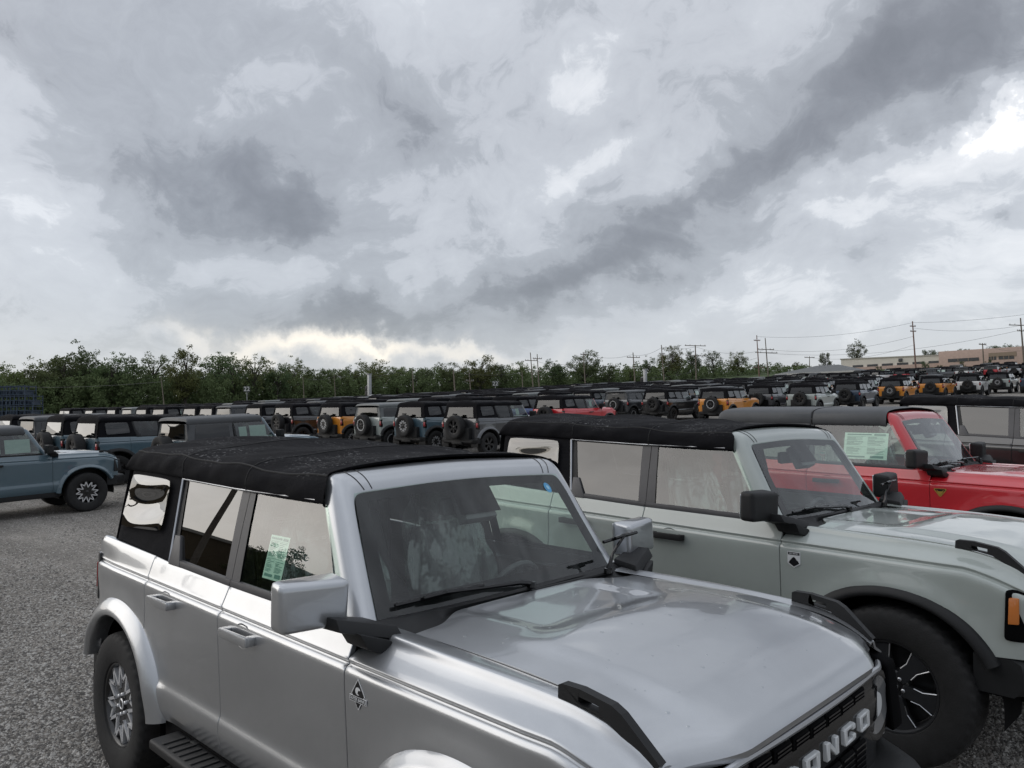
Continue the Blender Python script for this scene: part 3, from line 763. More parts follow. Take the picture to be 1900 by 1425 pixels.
def inner_body(sh=0.0):
    mb = MB(); mb.box((-1.475+sh/2, 0, .66), (1.70-sh, 1.76, .42), 0, .01); mb.box((-3.15+sh, 0, .80), (.44, 1.5, .62), 0, .01); mb.box((-2.95+sh, 0, .78), (1.3, 1.16, .40), 0, .01)
    mb.box((.02, 0, .74), (1.20, 1.16, .68), 0, .01)
    mb.box((0, 0, .407), (.14, 1.4, .14), 0, .01); mb.box((-2.95+sh, 0, .407), (.16, 1.4, .16), 0, .01)
    for cx in (0, -2.95+sh):
        for s in (-1, 1):
            a = np.radians(np.linspace(-8, 188, 24)); mb.grid(np.array([[(cx+.535*math.cos(t), s*y, .407+.535*math.sin(t)) for y in (.90, .56)] for t in a]))
    for s in (-1, 1): mb.box((-1.45+sh/2, s*.852, .43), (1.9-sh, .06, .12), 0, .01)
    return mb
def seat(x, y, rear=False):
    mb = MB(); w = .50
    mb.hexa([(x-.28, y-w/2, .66), (x+.26, y-w/2, .70), (x+.26, y+w/2, .70), (x-.28, y+w/2, .66), (x-.28, y-w/2, .82), (x+.27, y-w/2, .90), (x+.27, y+w/2, .90), (x-.28, y+w/2, .82)], 0, .05, 3)
    mb.hexa([(x-.34, y-w/2, .78), (x-.18, y-w/2, .78), (x-.18, y+w/2, .78), (x-.34, y+w/2, .78), (x-.46, y-w/2+.06, 1.42), (x-.36, y-w/2+.06, 1.42), (x-.36, y+w/2-.06, 1.42), (x-.46, y+w/2-.06, 1.42)], 0, .045, 3)
    return mb
def headrest(x, y): return MB().hexa([(x-.47, y-.13, 1.44), (x-.37, y-.13, 1.44), (x-.37, y+.13, 1.44), (x-.47, y+.13, 1.44), (x-.48, y-.11, 1.61), (x-.40, y-.11, 1.61), (x-.40, y+.11, 1.61), (x-.48, y+.11, 1.61)], 0, .035, 3)
def seat_cover(x, y):
    """loose clear polythene bag pulled over the seat back"""
    P = []; n = 34
    for j in range(13):
        v = j/12; z = .84+.80*v; row = []
        for k in range(n):
            a = 2*math.pi*k/n; rx = .115-.02*v; ry = .285-.12*v**3
            wob = 1+.10*math.sin(5*a+7*v)+.07*math.sin(9*a-11*v+y*7)+.05*math.sin(17*a+3*v); cl = 1-.55*max(0, v-.9)/.1
            row.append((x-.25-.19*v+rx*wob*cl*math.copysign(abs(math.cos(a))**.7, math.cos(a)), y+ry*wob*cl*math.copysign(abs(math.sin(a))**.8, math.sin(a)), z))
        P.append(row)
    return MB().grid(np.array(P), 0, cv=True)
def dashboard():
    mb = MB(); P = []
    for y in np.linspace(-.74, .74, 25): P.append([(-.68, y, 1.20), (-.80, y, 1.215), (-.93, y, 1.205), (-.985, y, 1.17), (-.985, y, 1.02), (-.90, y, .95), (-.90, y, .70)])
    mb.grid(np.array([chaikin(np.array(q), 1) for q in P])); mb.box((-1.2, 0, .80), (.7, .22, .25), 0, .03); return mb
def steering_wheel():
    mb = MB(); c = Vector((-1.06, .38, 1.10)); ax = Vector((-.90, 0, .42)).normalized(); a = Vector((0, 1, 0)); b = ax.cross(a)
    mb.tube([c+a*.185*math.cos(t)+b*.185*math.sin(t) for t in np.linspace(0, 2*math.pi, 33)], .016, 8, cap=False)
    for t in (0, math.pi, -math.pi/2): mb.tube([c-ax*.02, c+a*.18*math.cos(t)+b*.18*math.sin(t)], .018, 6)
    mb.tube([c-ax*.02, c-ax*.3], .05, 10); return mb
def roll_bar(sh=0.0):
    mb = MB()
    for x, yb in ((-1.72, .72), (-2.62+sh, .72)):
        mb.tube([(x, -yb, .85), (x, -.70, 1.45), (x, -.62, 1.68), (x, -.5, 1.735), (x, .5, 1.735), (x, .62, 1.68), (x, .70, 1.45), (x, yb, .85)], .038, 8)
    for s in (-1, 1): mb.tube([(-1.05, s*.66, 1.70), (-1.72, s*.60, 1.72), (-2.62+sh, s*.60, 1.72), (-3.3+sh, s*.70, 1.22)], .035, 8)
    return mb
def badge(kind):
    """0 black, 1 white / gold; centred at x=-.545, z=1.045 on the right fender, facing -y"""
    mb = MB(); Y = -.9265
    def f(u, v, w): return (-.545+u, Y-w, 1.045+v)
    if kind == 'diamond':
        mb.prism([(0, -.056), (.042, 0), (0, .056), (-.042, 0)], 0, .0016, f, 1); mb.prism([(0, -.050), (.037, 0), (0, .050), (-.037, 0)], 0, .0028, f, 0)
        mb.prism([(.016*math.cos(t)+.001, .012+.014*math.sin(t)) for t in np.linspace(.3, 5.2, 14)]+[(-.002, .004), (.004, .016)], 0, .0034, f, 1)
        mb.prism([(-.050, -.026), (.050, -.026), (.050, -.010), (-.050, -.010)], 0, .0036, f, 0); mb.prism([(-.052, -.028), (.052, -.028), (.052, -.008), (-.052, -.008)], 0, .0031, f, 1)
        mb.join(text_mb('OUTER BANKS', .0155, lambda x, y, z: f(x, y-.018, .0042+z), .001, 1))
    elif kind == 'shield':
        sh = [(-.040, .045), (.040, .045), (.040, -.025), (0, -.050), (-.040, -.025)]
        mb.prism(sh, 0, .0016, f, 1); mb.prism([(u*.93, v*.93) for u, v in sh], 0, .0024, f, 2)
        mb.prism([(-.036, .026), (.036, .026), (.036, .042), (-.036, .042)], 0, .0030, f, 0); mb.join(text_mb('BIG BEND', .0125, lambda x, y, z: f(x, y+.034, .0036+z), .001, 1))
        mb.prism([(-.034, -.022), (0, -.043), (.034, -.022), (.026, -.008), (.014, -.004), (.006, .012), (-.004, .014), (-.010, .0), (-.022, -.006)], 0, .0030, f, 0)
    elif kind == 'bull':
        mb.prism([(-.050, .036), (.050, .036), (.056, .024), (.006, -.040), (-.006, -.040), (-.056, .024)], 0, .002, f, 1); mb.prism([(-.042, .031), (.042, .031), (.045, .023), (0, -.031), (-.045, .023)], 0, .003, f, 0)
        mb.prism([(-.034, .026), (-.014, .010), (.014, .010), (.034, .026), (.022, -.002), (.006, -.024), (-.006, -.024), (-.022, -.002)], 0, .004, f, 1)
    elif kind == 'horse':
        mb.prism([(-.036, -.02), (-.02, .01), (.0, .022), (.02, .012), (.036, -.018), (.012, -.004), (-.01, -.006)], 0, .003, f, 1)
    return mb
def water_drops(n=70):
    mb = MB(); rg = random.Random(3)
    for _ in range(n):
        x = rg.uniform(-.5, .66); y = rg.uniform(-.62, .62); r = rg.choice((.003, .004, .005, .007)); z = hood_z(x, y)
        ring = lambda rr, h: [(x+rr*math.cos(t)*1.2, y+rr*math.sin(t), z+h) for t in np.linspace(0, 2*math.pi, 8, endpoint=False)]
        mb.grid(np.array([ring(r, -.0003), ring(r*.8, r*.28), ring(r*.3, r*.42)]), 0, cv=True); mb.poly(ring(r*.3, r*.42))
    return mb
PLAST = MATS['black_plastic']
def shape(door2):
    """switch the shared shape functions between the long four-door and the short two-door body"""
    global ARCH, SH
    SH = .40 if door2 else 0.0; ARCH = ((0.0, .407), (-2.95+SH, .407))
SH = 0.0
_ws = wscale
def wscale(x): return _ws(x-SH) if x < -1.8 else _ws(x)
def shift(mb, dx): mb.v = [(x+dx, y, z) for x, y, z in mb.v]; return mb
def close_vehicle(spec):
    d2 = spec.get('doors') == 2; shape(d2); pk = '2' if d2 else '4'; pt = PAINTS[spec['paint']]
    fm = pt if spec.get('body_flares') else PLAST; hm = pt if spec.get('body_handles') else PLAST
    root = empty('off_road_vehicle', spec['loc'], spec['rot']); tag(root, spec['label'], 'suv', spec.get('group'))
    def P(name, key, fn, mats, parent=None, over=None, **kw):
        o = link(name, get(key, fn, mats, **kw), parent or root)
        for i, mm in (over or {}).items(): setm(o, i, mm)
        return o
    step, n = .028, 2
    bx = -1.86 if d2 else -1.686
    for side in (1, -1):
        mir = (lambda f: f) if side > 0 else mirr; sd = pk+('L' if side > 0 else 'R')
        fe = P('front_fender', 'fender'+sd, mir(lambda: side_panel(-.638, .64, False, step, n)), ['black_plastic'], over={0: pt})
        P('trail_sight', 'sight'+sd, mir(trail_sight), ['black_plastic'], fe)
        P('wheel_arch_flare', ('flareF%d' % bool(spec.get('body_flares')))+sd, mir(lambda: flare(0, 3, bool(spec.get('body_flares')))), ['black_plastic'], over={0: fm}); P('wheel_arch_flare', ('flareR%d' % bool(spec.get('body_flares')))+sd, mir(lambda: flare(-2.95+SH, 3, bool(spec.get('body_flares')))), ['black_plastic'], over={0: fm})
        do = P('front_door', 'fdoor'+sd, mir(lambda: side_panel(bx, -.638, True, step, n)), ['black_plastic'], over={0: pt})
        hx = -1.64 if d2 else -1.45
        P('door_handle', 'fhandle'+sd, mir(lambda: door_handle(hx)), ['black_plastic'], do, over={0: hm})
        P('handle_recess', 'fcup'+sd, mir(lambda: handle_cup(hx)), ['black_plastic'], do, over={0: pt})
        gf = GF if not d2 else ((-.790, 1.262), (-1.80, 1.262), (-1.83, 1.70), (-1.035, 1.69))
        P('window_pane', 'fglass'+sd, mir(lambda: pane(gf)), ['glass'], do)
        P('window_trim', 'ftrim'+sd, mir(lambda: belt_trim(-.80, bx+.002, bx, d2)), ['trim_grey'], do)
        if not d2:
            rd = P('rear_door', 'rdoor'+sd, mir(lambda: side_panel(-2.583, bx, True, step, n)), ['black_plastic'], over={0: pt})
            P('door_handle', 'rhandle'+sd, mir(lambda: door_handle(-2.30)), ['black_plastic'], rd, over={0: hm}); P('handle_recess', 'rcup'+sd, mir(lambda: handle_cup(-2.30)), ['black_plastic'], rd, over={0: pt})
            P('window_pane', 'rglass'+sd, mir(lambda: pane(GR)), ['glass_dark'], rd)
            P('window_trim', 'rtrim'+sd, mir(lambda: rear_trim()), ['trim_grey', 'black_plastic'], rd)
        P('quarter_panel', 'quarter'+sd, mir(lambda: side_panel(-3.40+SH, bx if d2 else -2.583, True, step, n)), ['black_plastic'], over={0: pt})
        mi = P('side_mirror', 'mirror'+sd, mir(mirror_shell), ['black_plastic'], over={0: pt if spec.get('body_mirrors') else PLAST})
        P('mirror_arm', 'marm'+sd, mir(mirror_arm), ['black_plastic'], mi)
        P('mirror_glass', 'mglass'+sd, mir(lambda: MB().hexa([(-.776, .905, 1.285), (-.776, 1.135, 1.29), (-.786, 1.135, 1.29), (-.786, .905, 1.285), (-.776, .905, 1.435), (-.776, 1.13, 1.43), (-.786, 1.13, 1.43), (-.786, .905, 1.435)], 0, .003, 1)), ['chrome'], mi)
        P('tail_light', 'tail'+sd, mir(lambda: shift(tail_lamp(), SH)), ['gloss_black', 'lamp_red'])
        if spec.get('boards'): P('running_board', 'board'+sd, mir(running_board), ['black_plastic'])
        cb = P('headlight_surround', 'bezel'+sd, mir(corner_bezel), ['trim_black']); P('side_marker_light', 'marker'+sd, mir(side_marker), ['lamp_amber'], cb)
    ho = P('hood', 'hood', lambda: hood(.022), ['black_plastic'], over={0: pt})
    if spec.get('drops'):
        tag(P('water_drops', 'drops', lambda: water_drops(70), ['lens'], ho), kind='stuff')
    P('body_shell', 'inner'+pk, lambda: inner_body(SH), ['underbody'])
    P('windshield_frame', 'wframe', lambda: windshield_frame(81), ['black_plastic'], over={0: pt})
    ws = P('windshield', 'screen', lambda: screen_patch(-1, 1, 0, 1, 0, 0, 24, 14), ['glass_screen'])
    def frit():
        mb = MB(); o = -.004
        for a in ((-1, -.90, 0, 1), (.90, 1, 0, 1), (-.90, .90, .92, 1), (-.90, .90, 0, .13), (-.18, .20, .70, .92)): mb.join(screen_patch(*a, o))
        return mb
    P('windshield_border', 'frit', frit, ['trim_black'], ws)
    P('camera_housing', 'camhouse', lambda: MB().hexa([screen_pt(-.14, .66, -.01), screen_pt(.16, .66, -.01), screen_pt(.16, .66, -.08), screen_pt(-.14, .66, -.08), screen_pt(-.12, .93, -.01), screen_pt(.14, .93, -.01), screen_pt(.14, .93, -.07), screen_pt(-.12, .93, -.07)], 0, .012, 2), ['interior'], ws)
    P('rear_view_mirror', 'rvm', lambda: MB().box((-1.04, .02, 1.60), (.05, .27, .085), 0, .02, 2), ['interior'], ws)
    if spec.get('sticker'):
        P('round_sticker', 'rsticker', lambda: MB().add([screen_pt(.80+.035*math.cos(t), .86+.05*math.sin(t), .003) for t in np.linspace(0, 2*math.pi, 24, endpoint=False)], [tuple(range(24))]).join(
            MB().add([screen_pt(.80+.016*math.cos(t), .86+.022*math.sin(t), .005) for t in np.linspace(0, 2*math.pi, 12, endpoint=False)], [tuple(range(12))], 1)), ['sticker_blue', 'sticker_pale'], ws)
    co = P('cowl', 'cowl', cowl, ['black_plastic'])
    P('wiper', 'wiperR', lambda: wiper((screen_pt(-.90, .075, .022), screen_pt(-.27, .085, .022)), (-.625, .075, 1.262), (-.655, -.18, 1.285)), ['gloss_black'], co)
    P('wiper', 'wiperL', lambda: wiper((screen_pt(.02, .075, .022), screen_pt(.62, .085, .022)) if not spec.get('wiper_up') else ((-.615, .585, 1.405), (-.615, .875, 1.415)), (-.60, .62, 1.250), (-.63, .64, 1.30)), ['gloss_black'], co) if not spec.get('wiper_up') else \
        P('wiper', 'wiperUp', lambda: wiper(((-.60, .585, 1.392), (-.60, .875, 1.408)), (-.585, .60, 1.250), (-.59, .65, 1.33)), ['gloss_black'], co)
    gr = P('grille', 'grille', grille_panel, ['gloss_black', 'underbody']); P('grille_rim', 'grim', grille_rim, ['satin_metal'], gr)
    for i, ch in enumerate('BRONCO'): tag(P('grille_letter', 'letter%d' % i, lambda: letter(ch, -.388+.155*i), ['letter_grey'], gr), 'letter %s' % ch)
    for s in (1, -1): P('headlight', 'head%d' % s, lambda: headlight(s), ['gloss_black', 'lamp_clear', 'letter_grey'], gr)
    P('front_bumper', 'fbump', front_bumper, ['black_plastic']); P('rear_bumper', 'rbump'+pk, lambda: rear_bumper(SH), ['black_plastic'])
    P('tailgate', 'tgate'+pk, lambda: shift(tailgate(), SH), ['black_plastic'], over={0: pt})
    # roof
    if not d2:
        st = P('soft_top', 'stop', lambda: soft_top(64, 2), ['fabric'])
        for side in (1, -1):
            mir = (lambda f: f) if side > 0 else mirr; sd = 'L' if side > 0 else 'R'
            q = P('quarter_curtain', 'curtain'+sd, mir(quarter_curtain), ['fabric'], st)
            P('quarter_window', 'qwin'+sd, mir(lambda: rr_patch([(-2.560, 1.425), (-3.180, 1.402), (-3.190, 1.713), (-2.605, 1.702)], .05, yglass, 34, .012, .034)), ['vinyl'], st)
            P('curtain_rail', 'crail'+sd, mir(lambda: MB().tube([(-2.400, yglass(1.285)+.012, 1.285), (-2.49, yglass(1.71)+.014, 1.71)], .009, 6).tube([(-1.10, yglass(1.675)+.014, 1.690), (-1.8, yglass(1.69)+.018, 1.694), (-2.49, yglass(1.71)+.016, 1.712)], .006, 5)), ['satin_metal'], st)
        P('top_seam', 'tseam', lambda: top_seams(), ['seam'], st)
        P('rear_curtain', 'rcurt', rear_curtain, ['fabric'], st); P('rear_window', 'rwin', lambda: quad_wall([(-3.305, .62, 1.37), (-3.305, -.62, 1.37), (-3.342, -.58, 1.69), (-3.342, .58, 1.69)], 8, 0, -.01, 0), ['vinyl'], st)
    else:
        ht = P('hard_top', 'htop2', lambda: hard_top(SH), ['hard_top'])
        for side in (1, -1):
            mir = (lambda f: f) if side > 0 else mirr
            P('quarter_window', 'hqwin%d' % side, mir(lambda: pane(((-1.98, 1.30), (-2.86, 1.31), (-2.80, 1.66), (-1.98, 1.66)), .013)), ['glass_dark'], ht)
        P('roof_seam', 'hseam', lambda: MB().tube([(-1.86, y, z) for y, z in hard_section()], .006, 5, 0, False), ['gloss_black'], ht)
    # wheels
    wk = spec['wheel']
    for i, (cx, s) in enumerate(((0, 1), (0, -1), (-2.95+SH, 1), (-2.95+SH, -1))):
        k = spec.get('tyre', 1.0); wheel(root, 'wheel', wk, (cx, s*.82, .407*k), (0, R(17*i), 0 if s > 0 else math.pi)).scale = (k, 1, k)
    wheel(root, 'spare_wheel', wk, (-3.655+SH, 0, 1.02), (0, 0, R(90)))
    # cabin
    dsh = P('dashboard', 'dash', dashboard, ['interior']); P('steering_wheel', 'steer', steering_wheel, ['interior'], dsh)
    for k, (x, y) in enumerate(((-1.22, .38), (-1.22, -.38), (-2.10+SH, .36), (-2.10+SH, -.36))):
        se = P('seat', 'seat%s%d' % (pk, k), lambda: seat(x, y), ['seat_fabric']); P('headrest', 'hrest%s%d' % (pk, k), lambda: headrest(x, y), ['seat_fabric'], se)
        if k < 2: P('seat_cover', 'cover%d' % k, lambda: seat_cover(x, y), ['film'], se)
    P('roll_bar', 'roll'+pk, lambda: roll_bar(SH), ['roll_cage'])
    if spec.get('badge'):
        P('fender_badge', 'badge_'+spec['badge'], lambda: badge(spec['badge']), ['badge_black', 'badge_gold' if spec['badge'] == 'bull' else 'badge_white', 'letter_grey'])
    for k, (x0, x1, z0, z1) in enumerate(spec.get('papers', ())):
        P('window_sticker', 'paper_%s_%d' % (spec['paint'], k), lambda: sticker(x0, x1, z0, z1, k), ['paper', 'ink'])
    for s in (1, -1):
        for q in (.735, .765): P('header_seam', 'hdseam%d%.3f' % (s, q), lambda: header_seam(q, s), ['gloss_black'])
    shape(False)
    return root
pm('trim_black', (.0035, .0035, .004), .9, spec=.05); pm('sticker_pale', (.35, .62, .8), .5)
def sticker(x0, x1, z0, z1, seed):
    """price sheet taped inside the glass: paper with printed blocks and rules"""
    rg = random.Random(seed+int(x0*100)); f = lambda x, z, o: (x, -yglass(z)+.006-o, z); w, h = x1-x0, z1-z0
    mb = MB().poly([f(x0, z0, 0), f(x1, z0, 0), f(x1, z1, 0), f(x0, z1, 0)])
    def bar(a, b, c, d): mb.poly([f(x0+a*w, z0+c*h, .0012), f(x0+b*w, z0+c*h, .0012), f(x0+b*w, z0+d*h, .0012), f(x0+a*w, z0+d*h, .0012)], 1)
    bar(.06, .62, .91, .955); bar(.68, .94, .90, .96); bar(.06, .94, .865, .872); bar(.08, .5, .06, .12); bar(.62, .92, .05, .14); bar(.06, .94, .47, .476)
    for c in (.06, .54):
        z = .83
        while z > .17:
            if abs(z-.475) > .03: bar(c, c+rg.uniform(.16, .40), z, z+.012)
            z -= rg.choice((.026, .026, .040))
    return mb
def header_seam(q, s):
    sec = chaikin(hermite(np.array([0, .30, .56, .63, .70, .80, 1.0]), np.array(WF), q), 2)[2:-1]
    return MB().tube([(x+.0012, s*y, z+.001) for x, y, z in sec], .0016, 4, 0, False)
def wheel(root, name, kind, loc, rot):
    ty = link(name, get('tyre', lambda: tyre(160), ['rubber']), root, loc, rot); 
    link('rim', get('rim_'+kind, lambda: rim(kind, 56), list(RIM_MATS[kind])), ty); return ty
def belt_trim(xa, xb, bx, d2):
    """black strip at the foot of the glass and the pillar cover"""
    mb = MB(); P = []
    for x in np.linspace(xa, xb, 12): z = zbelt(x); P.append([(x, .866, z-.006), (x, .868, z+.006), (x, .862, z+.026), (x, .846, z+.030)])
    mb.grid(np.array(P)[::-1])
    b0, b1 = (-1.606, -1.6845) if not d2 else (-1.80, -1.858)
    mb.join(pane(((b0, 1.266), (b1, 1.266), (b1-.020, 1.70), (b0-.044, 1.70)), .006, 0, 3, 6)); return mb
def rear_trim():
    mb = MB(); P = []
    for x in np.linspace(-1.689, -2.40, 10): z = zbelt(x); P.append([(x, .866, z-.006), (x, .868, z+.006), (x, .862, z+.026), (x, .846, z+.030)])
    mb.grid(np.array(P)[::-1])
    mb.join(pane(((-1.6885, 1.266), (-1.752, 1.266), (-1.788, 1.70), (-1.7095, 1.70)), .006, 0, 3, 6))
    mb.join(MB().hexa([(-2.255, yglass(1.27)+.02, 1.272), (-2.395, yglass(1.27)+.022, 1.272), (-2.395, yglass(1.27)-.004, 1.272), (-2.255, yglass(1.27)-.004, 1.272), (-2.345, yglass(1.42)+.016, 1.42), (-2.405, yglass(1.42)+.018, 1.42), (-2.405, yglass(1.42)-.004, 1.42), (-2.345, yglass(1.42)-.004, 1.42)], 0, .006, 2))
    mb.join(pane(((-2.33, 1.268), (-2.40, 1.268), (-2.49, 1.70), (-2.44, 1.70)), .004, 1, 2, 6)); return mb
def quarter_curtain(xb=-3.255):
    mb = MB(); P = []
    for i in range(21):
        u = i/20; row = []
        for j in range(13):
            v = j/12; z = zbelt(-2.4-.85*u)+.004+v*(.45); x0 = -2.402-.09*v; x1 = xb+(-3.315-xb)*v; x = x0+(x1-x0)*u
            row.append((x, yglass(z)+.012+.003*math.sin(9*x+5*z)-.10*float(sstep(.93, 1.0, u))**2*.3, z))
        P.append(row)
    mb.grid(np.array(P)[::-1]); return mb
def top_seams():
    """welt along both roof edges and two cross seams, following the fabric"""
    st = soft_top(64, 2); k = 2*len(chaikin(ST_SEC, 2))-1; V = np.array(st.v).reshape(-1, k, 3); mb = MB()
    j = int(np.argmin(np.abs(V[10, :k//2, 1]-.742)))
    for c in (j, k-1-j): mb.tube([V[i, c]+[0, 0, .0015] for i in range(1, len(V)-4, 2)], .0045, 5)
    for i in (20, 42): mb.tube([V[i, c]+[0, 0, .001] for c in range(6, k-6, 2)], .004, 5)
    return mb
pm('seam', (.012, .012, .013), .8)
def rear_curtain(xb=-3.285): return quad_wall([(xb, .842, 1.30), (xb, -.842, 1.30), (-3.338, -.735, 1.76), (-3.338, .735, 1.76)], 8, 0, 0, 0)
def hard_section():
    h = chaikin([(.757, 1.665), (.770, 1.69), (.772, 1.745), (.752, 1.800), (.69, 1.832), (.45, 1.852), (0, 1.862)], 2); return np.vstack([h, (h*[-1, 1])[::-1][1:]])
def hard_top(sh):
    mb = MB(); sec = hard_section(); P = []; e = -3.40+sh
    xs = [-1.085, -1.10, -1.15, -1.4, -1.845, -1.855, -1.865, -1.875, -2.2, -2.6, e+.07, e+.03, e, e-.015]
    for x in xs:
        k = float(np.interp(-x, [-e-.07, -e-.03, -e, .015-e], [1, .97, .85, .55])); d = .010 if abs(x+1.86) < .006 else 0
        if x > -1.12: d = .012
        P.append([(x, y*(1-d*.4), 1.665+(z-1.665)*k-d) for y, z in sec])
    mb.grid(np.array(P))
    for s in (1, -1):
        Q = []
        for x in np.linspace(-1.885 if sh else -2.45, e-.02, 14): Q.append([(x, s*(yglass(z)+.004+.012*float(sstep(1.5, 1.66, z))), z) for z in (1.252, 1.27, 1.4, 1.55, 1.66, 1.69)])
        mb.grid(np.array(Q) if s < 0 else np.array(Q)[::-1])
    mb.grid(np.array([[(e-.02+.10*(z-1.26), y, z) for z in (1.26, 1.45, 1.69)] for y in (-.80, 0, .80)])); return mb
# ------------------------------------------------------------------ the near row
near = 'vehicles of the near row'
close_vehicle(dict(paint='silver', loc=(0, 0, 0), rot=(0, 0, 0), wheel='star', body_flares=1, body_handles=1, body_mirrors=1, boards=1, wiper_up=1, sticker=1, drops=1, badge='diamond', group=near,
 papers=[(-1.438, -1.272, 1.325, 1.512)], label='silver four-door soft-top off-roader in the foreground with body-colour flares and a diamond fender badge'))
close_vehicle(dict(paint='cactus', loc=(.32, 2.881, .093), rot=(R(-.43), R(.73), R(-1.76)), wheel='grey', tyre=1.055, wiper_up=1, badge='shield', group=near,
 label='grey-green four-door soft-top off-roader with black mirrors parked beside the silver one'))
close_vehicle(dict(paint='red', doors=2, loc=(.14, 6.469, .205), rot=(R(.1), R(.9), R(-1.5)), wheel='dark', badge='bull', group=near,
 papers=[(-1.50, -1.06, 1.32, 1.59)], label='red two-door off-roader with dark grey hard top and gold fender badge, beyond the grey-green one'))
close_vehicle(dict(paint='black', loc=(1.08, 10.518, .306), rot=(R(-2.4), R(1.3), R(-9.2)), wheel='dark', group=near,
 label='black soft-top off-roader at the right edge, beyond the red hard-top'))
# ------------------------------------------------------------------ parked vehicles further off: same body, fewer and lighter parts
def both(fn):
    a = fn(); return MB().join(a).join(a.mirror_y())
def lo_sides(d2, step, n, pair=True):
    shape(d2); bx = -1.86 if d2 else -1.686
    def one():
        s = MB(); s.join(side_panel(-.638, .64, False, step, n)); s.join(side_panel(bx, -.638, True, step, n))
        if not d2: s.join(side_panel(-2.583, bx, True, step, n))
        return s.join(side_panel(-3.40+SH, bx if d2 else -2.583, True, step, n))
    mb = both(one) if pair else one(); shape(False); return mb
def lo_body(d2, step, n):
    """0 paint, 1 flares"""
    mb = lo_sides(d2, step, n); sh = .4 if d2 else 0.0
    for cx in (0, -2.95+sh): mb.join(both(lambda: flare(cx, 10 if n else 17)), {0: 1})
    return mb.join(hood(.09 if n else .16)).join(windshield_frame(25 if n else 13)).join(shift(tailgate(), sh))
def lo_trim(d2):
    """cowl, belt mouldings, pillar covers, sills and chassis"""
    shape(d2); mb = MB(); bx = -1.86 if d2 else -1.686
    mb.join(both(lambda: belt_trim(-.80, bx+.002, bx, d2)))
    if not d2: mb.join(both(lambda: rear_trim()), {0: 0, 1: 0})
    mb.join(inner_body(SH)); mb.join(cowl()); mb.box((-3.50+SH, 0, 1.02), (.12, .24, .24), 0); mb.box((-3.66+SH, 0, 1.46), (.10, .14, .05), 0, .01)
    shape(False); return mb
def lo_cabin(sh):
    """seat backs and dashboard dimly seen through the glass"""
    mb = MB(); mb.join(dashboard())
    for x, y in ((-1.22, .38), (-1.22, -.38), (-2.10+sh, .36), (-2.10+sh, -.36)): mb.join(seat(x, y)); mb.join(headrest(x, y))
    mb.join(roll_bar(sh)); return mb
def lo_panes(top, d2, k):
    """(name, mesh builder, material) of every pane; the right-hand ones are mirrored copies"""
    shape(d2); gf = GF if not d2 else ((-.790, 1.262), (-1.80, 1.262), (-1.83, 1.70), (-1.035, 1.69))
    out = [('windshield', screen_patch(-1, 1, 0, 1, 0, 0, 8, 4), 0)]; side = [('front_window', pane(gf, 0, 0, 3, 3), 0)]
    if not d2: side.append(('rear_door_window', pane(GR, 0, 0, 3, 3), 1))
    if top == 'soft': side.append(('quarter_window', rr_patch([(-2.56, 1.40), (-3.18, 1.38), (-3.19, 1.70), (-2.6, 1.69)] if not d2 else [(-2.0, 1.36), (-2.78, 1.36), (-2.79, 1.68), (-2.0, 1.67)], .05, yglass, k, .008, .030), 1))
    else: side.append(('quarter_window', pane(((-2.52, 1.31), (-3.26, 1.31), (-3.20, 1.66), (-2.56, 1.66)) if not d2 else ((-1.98, 1.31), (-2.86, 1.31), (-2.80, 1.66), (-1.98, 1.66)), .016, 0, 3, 3), 1))
    for nm, mb, mt in side: out += [(nm, mb, mt), (nm, mb.mirror_y(), mt)]
    xa, xb = ((-3.432, -3.368) if top == 'soft' else (-3.425, -3.392)); xa += SH; xb += SH
    out.append(('rear_window', quad_wall([(xa, .66, 1.34), (xa, -.66, 1.34), (xb, -.60, 1.69), (xb, .60, 1.69)], 5, 0, -.006, 0), 1)); shape(False); return out
def lo_glass(top, d2, k):
    mb = MB()
    for nm, q, mt in lo_panes(top, d2, k): mb.join(q, {0: mt})
    return mb
def lo_top(top, d2, fine):
    shape(d2)
    if top == 'hard': mb = hard_top(SH)
    else:
        mb = soft_top(18 if fine else 8, 1, True); mb.join(both(lambda: quarter_curtain(-3.40))); mb.join(rear_curtain(-3.425))
        if d2: mb.v = [(x if x > -1.6 else -1.6+(x+1.6)*(1.74-.40)/1.74, y, z) for x, y, z in mb.v]
    shape(False); return mb
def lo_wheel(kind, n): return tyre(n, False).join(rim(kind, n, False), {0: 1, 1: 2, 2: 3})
WM = lambda kind: ['rubber']+list(RIM_MATS[kind])
TOPM = {'soft': 'fabric', 'hard': 'hard_top'}
def align(x, y, yaw, z=None):
    e = .5; n = Vector((-(ground_z(x+e, y)-ground_z(x-e, y))/(2*e), -(ground_z(x, y+e)-ground_z(x, y-e))/(2*e), 1)).normalized()
    q = Vector((0, 0, 1)).rotation_difference(n) @ Euler((0, 0, yaw)).to_quaternion()
    return q.to_euler()
